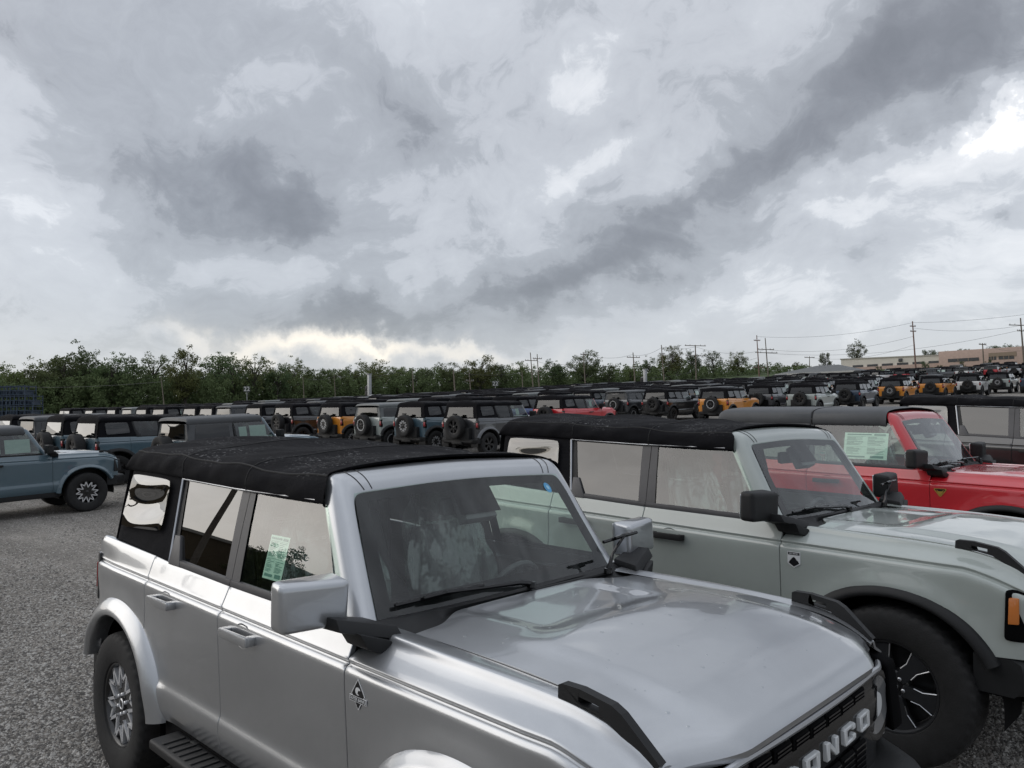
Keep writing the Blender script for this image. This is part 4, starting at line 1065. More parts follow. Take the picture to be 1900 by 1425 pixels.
def mid_vehicle(x, y, yaw, paintc, label, top='soft', doors=4, wheel_kind='dark', flares=False, papers=(), topmat=None, group='vehicles parked in rows'):
    d2 = doors == 2; sh = .40 if d2 else 0.0; t = '%s%d' % (top, doors)
    root = empty('off_road_vehicle', (x, y, float(ground_z(x, y))), align(x, y, yaw)); tag(root, label, 'suv', group); pt = PAINTS[paintc]
    def Q(name, key, fn, mat='black_plastic', over=None): return setm(link(name, get(key, fn, [mat]), root), 0, over)
    fm = pt if flares else None
    Q('hood', 'mid_hood', lambda: hood(.09), over=pt); Q('windshield_frame', 'mid_wframe', lambda: windshield_frame(25), over=pt); Q('tailgate', 'mid_gate%d' % doors, lambda: shift(tailgate(), sh), over=pt)
    for s in (1, -1):
        mi = (lambda f: f) if s > 0 else mirr; sd = '%d%d' % (doors, s)
        Q('body_side', 'mid_sides'+sd, mi(lambda: lo_sides(d2, .10, 1, False)), over=pt); Q('wheel_arch_flare', 'mid_flareF'+sd, mi(lambda: flare(0, 10)), over=fm); Q('wheel_arch_flare', 'mid_flareR'+sd, mi(lambda: flare(-2.95+sh, 10)), over=fm)
        Q('side_mirror', 'mid_mirror'+sd, mi(lambda: mirror_shell().join(mirror_arm()))); Q('trail_sight', 'mid_sight'+sd, mi(trail_sight)); Q('door_handle', 'mid_handle'+sd, mi(lambda: door_handle(-1.45 if not d2 else -1.64))); Q('headlight_surround', 'mid_bezel'+sd, mi(corner_bezel))
    Q('front_bumper', 'mid_fb', front_bumper); Q('rear_bumper', 'mid_rb%d' % doors, lambda: rear_bumper(sh)); link('grille', get('grille', grille_panel, ['gloss_black', 'underbody']), root)
    Q('chassis', 'mid_trim%d' % doors, lambda: lo_trim(d2))
    o = link('soft_top' if top == 'soft' else 'hard_top', get('mid_top'+t, lambda: lo_top(top, d2, True), [TOPM[top]]), root); setm(o, 0, topmat)
    if 'panes'+t not in MESH: MESH['panes'+t] = [(nm, mb.mesh(nm, [('glass_mid', 'glass_far')[mt]])) for nm, mb, mt in lo_panes(top, d2, 10)]
    for nm, me in MESH['panes'+t]: link(nm, me, root)
    link('cabin', get('mid_cabin%d' % doors, lambda: lo_cabin(sh), ['interior']), root)
    wm = get('mid_wheel_'+wheel_kind, lambda: lo_wheel(wheel_kind, 40), WM(wheel_kind))
    for cx, s in ((0, 1), (0, -1), (-2.95+sh, 1), (-2.95+sh, -1)): link('wheel', wm, root, (cx, s*.82, .407), (0, R(20), 0 if s > 0 else math.pi))
    link('spare_wheel', wm, root, (-3.655+sh, 0, 1.02), (0, 0, R(90)))
    for s in (1, -1): link('tail_light', get('mid_tail%d%d' % (doors, s), (lambda: shift(tail_lamp(), sh)) if s > 0 else (lambda: shift(tail_lamp(), sh).mirror_y()), ['gloss_black', 'lamp_red']), root)
    for s in (1, -1): link('headlight', get('mid_head%d' % s, lambda: headlight(s), ['gloss_black', 'lamp_clear', 'letter_grey']), root)
    for k, (x0, x1, z0, z1) in enumerate(papers):
        link('window_sticker', get('mid_paper_%.2f_%.2f_%.2f' % (x0, x1, z0), lambda: MB().poly([(x0, -yglass(z0)+.008, z0), (x1, -yglass(z0)+.008, z0), (x1, -yglass(z1)+.006, z1), (x0, -yglass(z1)+.006, z1)]), ['paper']), root)
    return root
glass('glass_mid', (.50, .57, .55), .09); pm('paper_plain', (.55, .66, .60), .6)
def far_vehicle(x, y, yaw, paintc, label, top='soft', doors=4, wheel_kind='dark', flares=False, topmat=None, group='vehicles parked in rows'):
    """one light mesh: slots 0 paint 1 flares 2 trim 3 top 4 glass 5 rear glass 6 tyre 7 rim 8 rim face 9 lamp"""
    d2 = doors == 2; sh = .40 if d2 else 0.0; pap = random.random() < .55; key = 'far_%s%d_%s%d' % (top, doors, wheel_kind, pap)
    def make():
        mb = MB(); mb.join(lo_body(d2, .35, 0)); mb.join(lo_top(top, d2, False), {0: 3}); mb.join(lo_glass(top, d2, 3), {0: 4, 1: 5})
        t = MB(); shape(d2); t.box((.76, 0, .58), (.2, 1.7, .2), 0); t.box((-3.50+SH, 0, .53), (.16, 1.75, .16), 0); t.join(inner_body(SH)); t.join(both(lambda: belt_trim(-.80, -1.68, -1.686, False)))
        t.join(both(lambda: MB().box((-.70, 1.02, 1.36), (.12, .24, .18), 0)).join(MB().box((.70, 0, .88), (.05, 1.5, .36), 0))); shape(False)
        mb.join(t, {0: 2}); w = lo_wheel(wheel_kind, 20); wr = MB(); wr.v = [(-a, -b, c) for a, b, c in w.v]; wr.f = w.f; wr.m = w.m
        mp = {0: 6, 1: 7, 2: 8, 3: 7}
        for cx in (0, -2.95+sh): mb.join(w, mp, (cx, .82, .407)); mb.join(wr, mp, (cx, -.82, .407))
        sp = MB(); sp.v = [(-b, a, c) for a, b, c in w.v]; sp.f = w.f; sp.m = w.m; mb.join(sp, mp, (-3.655+sh, 0, 1.02))
        mb.join(both(lambda: shift(tail_lamp(), sh)), {0: 2, 1: 9})
        if pap: mb.join(both(lambda: MB().poly([(-1.55, yglass(1.3)+.004, 1.30), (-1.12, yglass(1.3)+.004, 1.30), (-1.12, yglass(1.56)+.010, 1.56), (-1.55, yglass(1.56)+.010, 1.56)])), {0: 10})
        return mb
    rm = RIM_MATS[wheel_kind]
    o = link('off_road_vehicle', get(key, make, ['black_plastic', 'black_plastic', 'underbody', TOPM[top], 'glass_mid', 'glass_far', 'rubber', rm[0], rm[1], 'lamp_red', 'paper_plain']), None, (x, y, float(ground_z(x, y))), align(x, y, yaw))
    setm(o, 0, PAINTS[paintc]); setm(o, 1, PAINTS[paintc] if flares else PLAST); setm(o, 3, topmat)
    tag(o, label, 'suv', group); return o
YAW = R(93)
def from_spare(X, Y, d2=False): k = 3.655-(.4 if d2 else 0); return X+k*math.cos(YAW), Y+k*math.sin(YAW)
# --- vehicles one can tell apart, by the place of their spare wheel
PS = [(-1.60, -1.05, 1.31, 1.58)]; PS2 = [(-1.72, -1.52, 1.32, 1.56), (-1.44, -1.00, 1.31, 1.58)]; P1 = [(-1.42, -1.25, 1.34, 1.56)]
G0 = 'vehicles of the left-hand rows'; G1 = 'vehicles in the row with spare wheels towards the viewer'; HL = MATS['hard_top_light']
ID = [
 (-16.55, -.55, 'blue', dict(top='hard', doors=2, wheel_kind='star', flares=True, papers=PS2, group=G0), 'slate-blue two-door hard-top with bright star wheels at the left edge of the gravel'),
 (-16.95, 4.75, 'blue', dict(top='hard', doors=2, wheel_kind='star', papers=PS2, group=G0, topmat=MATS['hard_top']), 'slate-blue two-door with charcoal hard top, just behind the rear of the silver soft top'),
 (-21.3, 4.1, 'blue', dict(wheel_kind='dark', group=G0), 'slate-blue soft-top with black wheels half hidden by the left-edge hard-top'),
 (-24.2, 4.1, 'blue', dict(wheel_kind='dark', group=G0), 'slate-blue soft-top seen over the bonnet of the left-edge hard-top, two pale rear windows'),
 (-27.2, 4.1, 'carbon', dict(top='hard', group=G0), 'dark grey hard-top at the left edge behind the slate-blue soft-tops'),
 (-30.2, 4.1, 'black', dict(group=G0), 'black soft-top furthest back at the left edge, only its roof showing'),
 (-18.03, 15, 'carbon', dict(wheel_kind='dark', papers=P1, flares=True, group=G1), 'dark grey soft-top with black spare wheel, nearest of the row of spare wheels'),
 (-20.92, 15, 'blue', dict(wheel_kind='star', group=G1), 'slate-blue soft-top with star-pattern spare wheel between dark grey and grey-green ones'),
 (-23.55, 15, 'cactus', dict(wheel_kind='ring', top='hard', topmat=HL, group=G1), 'grey-green hard-top with silver-ringed spare wheel beside the orange one'),
 (-26.34, 15, 'orange', dict(wheel_kind='star', group=G1), 'orange soft-top with star-pattern spare wheel in the row behind the silver roof'),
 (-30.25, 15, 'black', dict(wheel_kind='dark', group=G1), 'black soft-top with red tail light, left neighbour of the orange one in the spare-wheel row'),
 (-33.1, 15, 'carbon', dict(group=G1), 'dark grey soft-top mostly hidden behind the charcoal hard top'),
 (-20.85, 22.7, 'red', dict(group='vehicles in the middle rows', papers=P1), 'red soft-top with black windows, alone of its colour in the middle of the lot'),
 (-23.7, 22.7, 'royal', dict(papers=P1, group='vehicles in the middle rows'), 'royal blue soft-top hidden behind the nearest spare-wheel vehicle'),
 (-26.24, 35, 'carbon', dict(wheel_kind='ring', top='hard', group='vehicles in the middle rows'), 'dark grey vehicle with silver-faced spare wheel and red tail lights, behind the red one'),
 (-23.45, 35, 'black', dict(wheel_kind='dark', group='vehicles in the middle rows'), 'black soft-top with black spare wheel, right neighbour of the one with the silver spare'),
 (-19.73, 35, 'orange', dict(wheel_kind='ring', group='vehicles in the middle rows'), 'orange soft-top just above the grey hard top of the red two-door'),
 (-17.9, 42.0, 'cactus', dict(wheel_kind='dark', group='vehicles in the middle rows', topmat=None), 'pale grey-green soft-top right of the orange one in the middle distance'),
 (-17.7, 48.5, 'navy', dict(wheel_kind='dark', group='vehicles in the middle rows'), 'dark blue soft-top behind the pale grey-green one'),
 (-21.0, 57, 'carbon', dict(wheel_kind='star', group='vehicles in the rows on the right'), 'dark grey soft-top with bright star spare wheel, left neighbour of the orange pair'),
 (-17.75, 57, 'orange', dict(wheel_kind='star', group='vehicles in the rows on the right'), 'orange soft-top with bright star spare wheel standing clear on the right'),
 (-16.9, 64, 'orange', dict(wheel_kind='dark', group='vehicles in the rows on the right'), 'second orange soft-top, just behind the one with the star spare wheel'),
 (-15.6, 69, 'white', dict(wheel_kind='dark', group='vehicles in the rows on the right'), 'white soft-top behind the two orange ones'),
 (-17.4, 75.5, 'black', dict(wheel_kind='star', group='vehicles in the rows on the right'), 'black soft-top with star spare wheel, left of the grey-green one near the right edge'),
 (-14.75, 75.5, 'cactus', dict(wheel_kind='star', group='vehicles in the rows on the right'), 'grey-green soft-top with star spare wheel near the right edge'),
 (-12.2, 75.5, 'navy', dict(wheel_kind='star', group='vehicles in the rows on the right'), 'dark blue soft-top with star spare wheel at the right edge')]
taken = []
for X, Y, c, kw, lab in ID:
    x, y = from_spare(X, Y, kw.get('doors') == 2); mid_vehicle(x, y, YAW+R(random.uniform(-1, 1)), c, lab, **kw); taken.append((X, Y))
# --- the rest of the rows
def in_view(X, Y, marg=60):
    d = np.array([X, Y+2, float(ground_z(X, Y))+1.6])-CAM_POS; wd = d@CF
    return wd > 3 and -marg < 950+CAM_F*(d@CR)/wd < 1900+marg
cols = ['black']*5+['carbon']*6+['blue']*4+['cactus']*4+['navy']*3+['silver']*3+['white']*3+['orange']*2+['red']*1
WORD = dict(black='black', carbon='dark grey', blue='slate-blue', cactus='grey-green', navy='dark blue', silver='silver', white='white', orange='orange', red='red', royal='royal blue')
rows = [(15, -36, -66), (22.7, -26.6, -72), (35, -29.1, -78), (42, -20.8, -80), (48.5, -20.6, -80), (57, -24, -82), (64, -19.8, -84), (75.5, -20.2, -86), (82, -31, -86), (93, -42, -86), (101, -48, -86)]
ORD = ['first', 'second', 'third', 'fourth', 'fifth', 'sixth', 'seventh', 'eighth', 'ninth', 'tenth', 'eleventh', 'twelfth']+['%dth' % k for k in range(13, 60)]
nfar = 0
for ri, (Y, xa, xb) in enumerate(rows):
    X = xa; k = sum(1 for t in taken if abs(t[1]-Y) < 1)
    while X > xb:
        if in_view(X, Y) and random.random() > .04:
            d2 = random.random() < .16; top = 'hard' if random.random() < .20 else 'soft'; c = random.choice(cols); x, y = from_spare(X, Y, d2)
            d = math.hypot(x-CAM_POS[0], y-CAM_POS[1])
            lab = '%s %s, %s from the right end of the %s row behind the silver roof' % (WORD[c], 'hard-top' if top == 'hard' else 'soft-top', ORD[k], ORD[ri]); k += 1
            kw = dict(top=top, doors=2 if d2 else 4, wheel_kind=random.choice(['dark', 'star', 'ring']), topmat=HL if top == 'hard' and random.random() < .4 else None, group='vehicles of the %s row behind the silver roof' % ORD[ri])
            (mid_vehicle if d < 42 else far_vehicle)(x, y+random.uniform(-.6, .6), YAW+R(random.uniform(-2.2, 2.2)), c, lab, **kw); nfar += 1
        X -= random.uniform(2.6, 3.15)
# --- vehicles before the buildings on the right
for k in range(44):
    px = 1455+k*10.9+random.uniform(-3, 3); d = random.choice((112, 121, 131)) if px > 1560 else random.choice((118, 128))
    p = at(px, 700, d); c = random.choice(['black', 'white', 'silver', 'carbon', 'navy', 'red', 'orange', 'cactus', 'white'])
    lab = '%s off-roader, %s from the left of those parked before the buildings' % (WORD[c], ORD[k])
    far_vehicle(float(p[0]), float(p[1]), R(random.choice((93, 93, 60, 200))), c, lab, wheel_kind=random.choice(['star', 'dark', 'ring']), top=random.choice(['soft', 'soft', 'hard']), group='vehicles parked before the buildings'); nfar += 1
print('FAR', nfar)
# ------------------------------------------------------------------ ground
def ground_mat():
    mt, nt, b = new_mat('gravel'); MATS['gravel'] = mt
    tc = N('ShaderNodeTexCoord', nt); o = tc.outputs['Object']
    v = N('ShaderNodeTexVoronoi', nt); v.inputs['Scale'].default_value = 40; v.inputs['Randomness'].default_value = 1.0; lk(o, v.inputs['Vector'], nt)
    v2 = N('ShaderNodeTexVoronoi', nt); v2.inputs['Scale'].default_value = 130; lk(o, v2.inputs['Vector'], nt)
    s = N('ShaderNodeSeparateColor', nt); lk(v.outputs['Color'], s.inputs[0], nt)
    s2 = N('ShaderNodeSeparateColor', nt); lk(v2.outputs['Color'], s2.inputs[0], nt)
    stone = RAMP(s.outputs[0], [(0, (.12, .113, .103)), (.45, (.235, .222, .204)), (.85, (.33, .315, .293)), (1, (.54, .525, .50))], nt)
    fine = RAMP(s2.outputs[0], [(0, (.16, .152, .142)), (.6, (.26, .248, .232)), (1, (.44, .425, .405))], nt)
    col = MIXC(.5, stone, fine, nt)
    patch = RAMP(NOISE(o, .35, 6, .6, nt=nt), [(.28, (.62, .60, .57)), (.5, (.95, .94, .92)), (.75, (1.2, 1.18, 1.15))], nt)
    wheelt = RAMP(NOISE(VM('MULTIPLY', o, (.25, 1.6, 1), nt), 1.3, 4, .6, nt=nt), [(.35, (.74, .73, .72)), (.62, (1.08, 1.07, 1.06))], nt)
    col = MIXC(1.0, MIXC(1.0, col, patch, nt, 'MULTIPLY'), wheelt, nt, 'MULTIPLY')
    # grass beyond the lot
    grass = RAMP(NOISE(o, .6, 6, .65, nt=nt), [(.3, (.030, .050, .018)), (.7, (.070, .095, .034))], nt)
    lk(MIXC(lot_mask(o, nt), grass, col, nt), b.inputs['Base Color'], nt)
    b.inputs['Roughness'].default_value = .92; b.inputs['Specular IOR Level'].default_value = .3
    h = MATH('ADD', MATH('MULTIPLY', v.outputs['Distance'], -1.0, nt), MATH('MULTIPLY', v2.outputs['Distance'], -.45, nt), nt)
    bn = N('ShaderNodeBump', nt); bn.inputs['Strength'].default_value = .9; bn.inputs['Distance'].default_value = .018; lk(h, bn.inputs['Height'], nt); lk(bn.outputs[0], b.inputs['Normal'], nt)
def lot_mask(o, nt):
    """1 inside the gravel lot, 0 beyond its ragged edge"""
    s = N('ShaderNodeSeparateXYZ', nt); wob = MATH('MULTIPLY', NOISE(o, .08, 4, .6, nt=nt), 14.0, nt)
    lk(o, s.inputs[0], nt)
    a = MATH('GREATER_THAN', MATH('ADD', s.outputs[0], wob, nt), -112.0, nt)
    b = MATH('LESS_THAN', MATH('SUBTRACT', s.outputs[1], wob, nt), 133.0, nt)
    return MATH('MULTIPLY', a, b, nt)
ground_mat()
t = np.sinh(np.linspace(-4.6, 4.6, 190))/math.sinh(4.6)*1400
GX = t-4; GY = t+4
link('ground', MB().grid(np.array([[(x, y, float(ground_z(x, y))) for y in GY] for x in GX])).mesh('ground', ['gravel'], sharp=0))['kind'] = 'structure'
# loose stones on the lot near the viewer
def loose_stones(n):
    mb = MB(); rg = np.random.default_rng(5); base = np.array([(1, 0, 0), (-1, 0, 0), (0, 1, 0), (0, -1, 0), (0, 0, 1), (0, 0, -1)], float); F = [(0, 2, 4), (2, 1, 4), (1, 3, 4), (3, 0, 4), (2, 0, 5), (1, 2, 5), (3, 1, 5), (0, 3, 5)]
    V = []; FF = []; M = []; k = 0
    for i in range(n):
        px = rg.uniform(-30, 260) if i % 6 else rg.uniform(1780, 1930); py = 930+500*rg.random()**1.15 if i % 6 else rg.uniform(1290, 1440)
        d = ray(px, py); tt = -CAM_POS[2]/d[2]; p = CAM_POS+tt*d
        s = rg.uniform(.005, .015)*(1.6 if rg.random() < .06 else 1); q = base*rg.uniform(.6, 1.25, (6, 1))*s*[1.2, .9, .62]; a = rg.uniform(0, 6.28); c_, s_ = math.cos(a), math.sin(a)
        q = np.stack([q[:, 0]*c_-q[:, 1]*s_, q[:, 0]*s_+q[:, 1]*c_, q[:, 2]], 1)+[p[0], p[1], float(ground_z(p[0], p[1]))+s*.2]
        V += [tuple(r) for r in q]; FF += [tuple(j+k for j in f) for f in F]; k += 6; M += [int(rg.integers(0, 3))]*8
    mb.v = V; mb.f = FF; mb.m = M; return mb
pm('stone_a', (.24, .222, .20), .9); pm('stone_b', (.40, .385, .36), .9); pm('stone_c', (.12, .113, .105), .9)
tag(link('loose_gravel', loose_stones(40000).mesh('loose_gravel', ['stone_a', 'stone_b', 'stone_c'], sharp=30)), 'loose grey gravel stones strewn over the lot by the silver vehicle', 'gravel', kind='stuff')

# ------------------------------------------------------------------ trees
def leaf_mat(name, a, b):
    mt, nt, p = new_mat(name); MATS[name] = mt; tc = N('ShaderNodeTexCoord', nt); oi = N('ShaderNodeObjectInfo', nt)
    c = RAMP(NOISE(tc.outputs['Object'], .9, 5, .7, nt=nt), [(.3, a), (.7, b)], nt)
    hs = N('ShaderNodeHueSaturation', nt); lk(c, hs.inputs['Color'], nt)
    lk(MATH('ADD', MATH('MULTIPLY', oi.outputs['Random'], .05, nt), .475, nt), hs.inputs['Hue'], nt); lk(MATH('ADD', MATH('MULTIPLY', oi.outputs['Random'], .5, nt), .75, nt), hs.inputs['Value'], nt)
    lk(hs.outputs[0], p.inputs['Base Color'], nt); p.inputs['Roughness'].default_value = .8; p.inputs['Specular IOR Level'].default_value = .08
    tl = N('ShaderNodeBsdfTranslucent', nt); lk(hs.outputs[0], tl.inputs[0], nt); mx = N('ShaderNodeMixShader', nt); mx.inputs[0].default_value = .3
    lk(p.outputs[0], mx.inputs[1], nt); lk(tl.outputs[0], mx.inputs[2], nt); lk(mx.outputs[0], nt.nodes['Material Output'].inputs[0], nt)
leaf_mat('leaf_a', (.078, .105, .047), (.145, .178, .085)); leaf_mat('leaf_b', (.062, .084, .042), (.118, .148, .072)); leaf_mat('leaf_c', (.10, .122, .048), (.17, .195, .082))
pm('bark', (.060, .052, .043), .9, var=.3, vscale=5)
def leaves(centers, radii, per, size, rg, squash=.8):
    """leaf-shaped quads scattered through balls; returns an (n*4, 3) array"""
    radii = np.array(radii); cnt = (per*radii*radii).astype(int); c = np.repeat(np.array(centers), cnt, 0); r = np.repeat(radii, cnt)[:, None]; n = len(c)
    nm = lambda q: q/(np.linalg.norm(q, axis=1, keepdims=True)+1e-9)
    d = nm(rg.normal(size=(n, 3))); p = c+d*r*rg.random((n, 1))**.4*np.array([1, 1, squash])
    a = nm(rg.normal(size=(n, 3))); b = nm(np.cross(a, d+rg.normal(size=(n, 3))*.6)); s = size*rg.uniform(.6, 1.3, (n, 1))
    return np.stack([p-a*s, p+b*s*.55, p+a*s, p-b*s*.55], 1).reshape(-1, 3)
def quad_mesh(name, V, mat):
    me = bpy.data.meshes.new(name); n = len(V)//4; me.vertices.add(len(V)); me.vertices.foreach_set('co', V.astype(np.float32).ravel())
    me.loops.add(len(V)); me.loops.foreach_set('vertex_index', np.arange(len(V), dtype=np.int32)); me.polygons.add(n); me.polygons.foreach_set('loop_start', np.arange(0, len(V), 4, dtype=np.int32))
    me.materials.append(MATS[mat]); me.update(calc_edges=True); return me
def make_tree(kind, seed):
    """returns trunk MB and crown MB for a tree about 10 m tall"""
    rg = np.random.default_rng(seed); H = 10.0; tr = MB(); cs = []; rs = []
    bend = rg.normal(size=2)*.35
    trunk = [(bend[0]*t*t, bend[1]*t*t, H*.86*t) for t in np.linspace(0, 1, 8)]; tr.tube([(x, y, z-.4 if i == 0 else z) for i, (x, y, z) in enumerate(trunk)], [.24*(1-.86*t)+.02 for t in np.linspace(0, 1, 8)], 7)
    spread = dict(oval=3.4, tall=2.4, sparse=3.4, round=4.2, bush=4.2)[kind]; low = dict(oval=.18, tall=.22, sparse=.40, round=.16, bush=.02)[kind]; nb = dict(oval=52, tall=40, sparse=36, round=64, bush=54)[kind]
    for i in range(nb):
        t = low+(1-low)*rg.random(); a = rg.random()*6.283; env = math.sin(math.pi*(.12+.70*(t-low)/(1-low)))**.6; rr = spread*env*(.35+.65*rg.random())
        z = H*t*.96; b0 = trunk[min(7, int(max(0, t-.18)*7))]; tip = (b0[0]+rr*math.cos(a), b0[1]+rr*math.sin(a), z)
        mid = ((b0[0]+tip[0])/2, (b0[1]+tip[1])/2, (b0[2]*.45+z*.55)); tr.tube([b0, mid, tip], [.075, .045, .015], 5)
        cs.append(tip); rs.append(rg.uniform(.65, 1.2) if kind != 'sparse' else rg.uniform(.45, .85))
        for _ in range(2): cs.append(tuple(np.array(tip)+rg.normal(size=3)*.75)); rs.append(rg.uniform(.3, .6))
    return tr, leaves(cs, rs, 95 if kind != 'sparse' else 70, .155, rg)
TREES = {}
for kd, sds in dict(oval=(1, 2, 3), tall=(4, 5), sparse=(6, 7), round=(8, 9), bush=(10, 11)).items():
    for sd in sds:
        tr, cr = make_tree(kd, sd); TREES.setdefault(kd, []).append((tr.mesh('trunk', ['bark']), quad_mesh('crown', cr, 'leaf_a')))
ntree = [0]
def tree(kind, px, ytop, d, label, width=1.0, group='trees along the edge of the lot', leaf=None, pos=None, height=None):
    if pos is None:
        p = at(px, 720, d); g = float(ground_z(p[0], p[1])); h = at(px, ytop, d)[2]-g
    else: p = pos; g = float(ground_z(p[0], p[1])); h = height
    i = ntree[0]; ntree[0] += 1; tm, cm = TREES[kind][i % len(TREES[kind])]; s = h/10.2
    root = empty('tree', (p[0], p[1], g-.1), (0, 0, random.uniform(0, 6.28))); root.scale = (s*width*random.uniform(.92, 1.08), s*width, s); tag(root, label, 'tree', group)
    link('trunk', tm, root); c = link('crown', cm, root); setm(c, 0, MATS[leaf or random.choice(('leaf_a', 'leaf_b', 'leaf_c'))]); return root
TL = [('oval', 22, 684, 'tree with twin rounded tops at the far left end of the tree line'), ('tall', 58, 690, 'slender tree beside the twin-topped one at the far left'), ('sparse', 95, 664, 'thin-crowned tree left of the tallest left-hand clump'), ('tall', 118, 660, 'narrow tall tree in the left-hand clump'),
 ('oval', 148, 656, 'broad tall tree crowning the left-hand clump'), ('sparse', 172, 672, 'thin tree on the right flank of the left-hand clump'), ('oval', 208, 666, 'tree with a ragged top right of the left-hand clump'), ('oval', 232, 668, 'tree beside the ragged one, with a pointed side branch'),
 ('sparse', 284, 668, 'spreading tree with an open see-through crown above the light pole'), ('tall', 344, 650, 'tall tree standing above the tree line left of the bright cloud gap'), ('bush', 318, 698, 'low bushy tree left of the tall lone one'), ('oval', 372, 688, 'tree under the tall lone one on its right'),
 ('tall', 408, 668, 'narrow upright tree left of the bright cloud gap'), ('sparse', 432, 672, 'thin tree between the narrow upright and the spreading one'), ('sparse', 470, 660, 'spreading thin-crowned tree at the left edge of the bright cloud gap'), ('oval', 515, 684, 'round tree below the bright cloud gap'), ('oval', 545, 674, 'bushy tree below the bright cloud gap, right one'),
 ('bush', 590, 694, 'low tree under the brightest part of the sky'), ('bush', 628, 694, 'low tree right of the brightest sky'), ('oval', 655, 682, 'tree left of the grey mast'), ('round', 690, 676, 'round tree behind the grey mast'), ('round', 738, 681, 'flat-topped tree right of the grey mast'), ('bush', 785, 690, 'low tree between two poles left of centre'),
 ('oval', 835, 680, 'tree with a domed top left of centre'), ('round', 890, 669, 'tall domed tree left of the row sign'), ('bush', 930, 686, 'low tree above the row sign'), ('oval', 963, 674, 'tree left of the twin utility poles'), ('oval', 1028, 671, 'pointed tree right of the twin utility poles'), ('round', 1086, 657, 'round tree standing free behind a utility pole at the centre'),
 ('bush', 1130, 688, 'low tree right of the round free-standing one'), ('oval', 1170, 684, 'tree at the foot of the taller right-of-centre clump'), ('oval', 1205, 668, 'tree left of the tall clump right of centre'), ('oval', 1246, 648, 'tallest tree of the clump right of centre'), ('oval', 1285, 656, 'tree behind the double-armed pole'), ('sparse', 1325, 655, 'open-crowned tree right of the double-armed pole'),
 ('oval', 1370, 658, 'tree at the right end of the clump'), ('bush', 1408, 676, 'low tree behind the reddish pole'), ('bush', 1445, 680, 'low tree left of the low grey building'), ('bush', 1478, 676, 'small tree at the corner of the low grey building')]
for k, (kd, px, yt, lab) in enumerate(TL):
    d = np.interp(px, [0, 400, 900, 1400], [150, 165, 200, 215])+random.uniform(-8, 8); tree(kd, px, yt-random.uniform(0, 13), d, lab, random.uniform(.95, 1.25))
tree('round', 1533, 653, 205, 'dark round tree behind the low grey building', .8, leaf='leaf_b'); tree('oval', 1592, 633, 235, 'tall open tree rising behind the left end of the long building', .95)
for k, (px, yt) in enumerate(((1725, 648), (1752, 650), (1790, 646), (1822, 650), (1850, 640), (1880, 637), (1905, 640))):
    tree('round', px, yt, 245, ['dark tree on the skyline over the long building, first from the left', 'dark tree on the skyline over the long building, second from the left', 'dark tree on the skyline over the long building, third from the left', 'dark tree on the skyline over the long building, fourth from the left', 'dark tree on the skyline over the brick entrance', 'dark tree on the skyline left of the right-hand pole', 'dark tree on the skyline at the right edge'][k], 1.15, leaf='leaf_b', group='trees behind the long building')
for k, (px, yt, d, lab) in enumerate(((1598, 683, 150, 'small tree before the left end of the long building'), (1632, 678, 148, 'bushy small tree before the pale wall'), (1718, 669, 148, 'dark pointed tree before the joint of pale wall and brick'), (1787, 669, 146, 'dark pointed tree before the brick entrance'), (1836, 666, 144, 'wide tree before the brick entrance'), (1745, 676, 146, 'small tree between the two dark pointed ones'))):
    tree('bush', px, yt, d, lab, .75, leaf='leaf_b', group='trees before the long building')
# second storey of the wood: a dense mass of undergrowth below and behind the single trees
def undergrowth():
    rg = np.random.default_rng(21); cs = []; rs = []
    for px in np.arange(-60, 1500, 7.0):
        for lay in range(4):
            d = np.interp(px, [0, 400, 900, 1400], [146, 160, 196, 210])+lay*7+rg.uniform(-4, 4); p = at(px+rg.uniform(-5, 5), 720, d); g = float(ground_z(p[0], p[1]))
            top = np.interp(px, [-60, 60, 150, 300, 480, 600, 800, 1000, 1150, 1240, 1400, 1500], [714, 711, 700, 708, 704, 705, 699, 698, 696, 688, 692, 694])+rg.uniform(-7, 7)+(8-lay*5)
            h = max(1.5, at(px, top-9, d)[2]-g)
            for z in np.arange(h-.6, .2, -1.1): cs.append((p[0]+rg.uniform(-1, 1), p[1]+rg.uniform(-1, 1), g+z)); rs.append(rg.uniform(.8, 1.35))
    return leaves(cs, rs, 34, .25, rg)
tag(link('undergrowth', quad_mesh('undergrowth', undergrowth(), 'leaf_a')), 'dense green undergrowth along the foot of the tree line', 'bushes', kind='stuff')
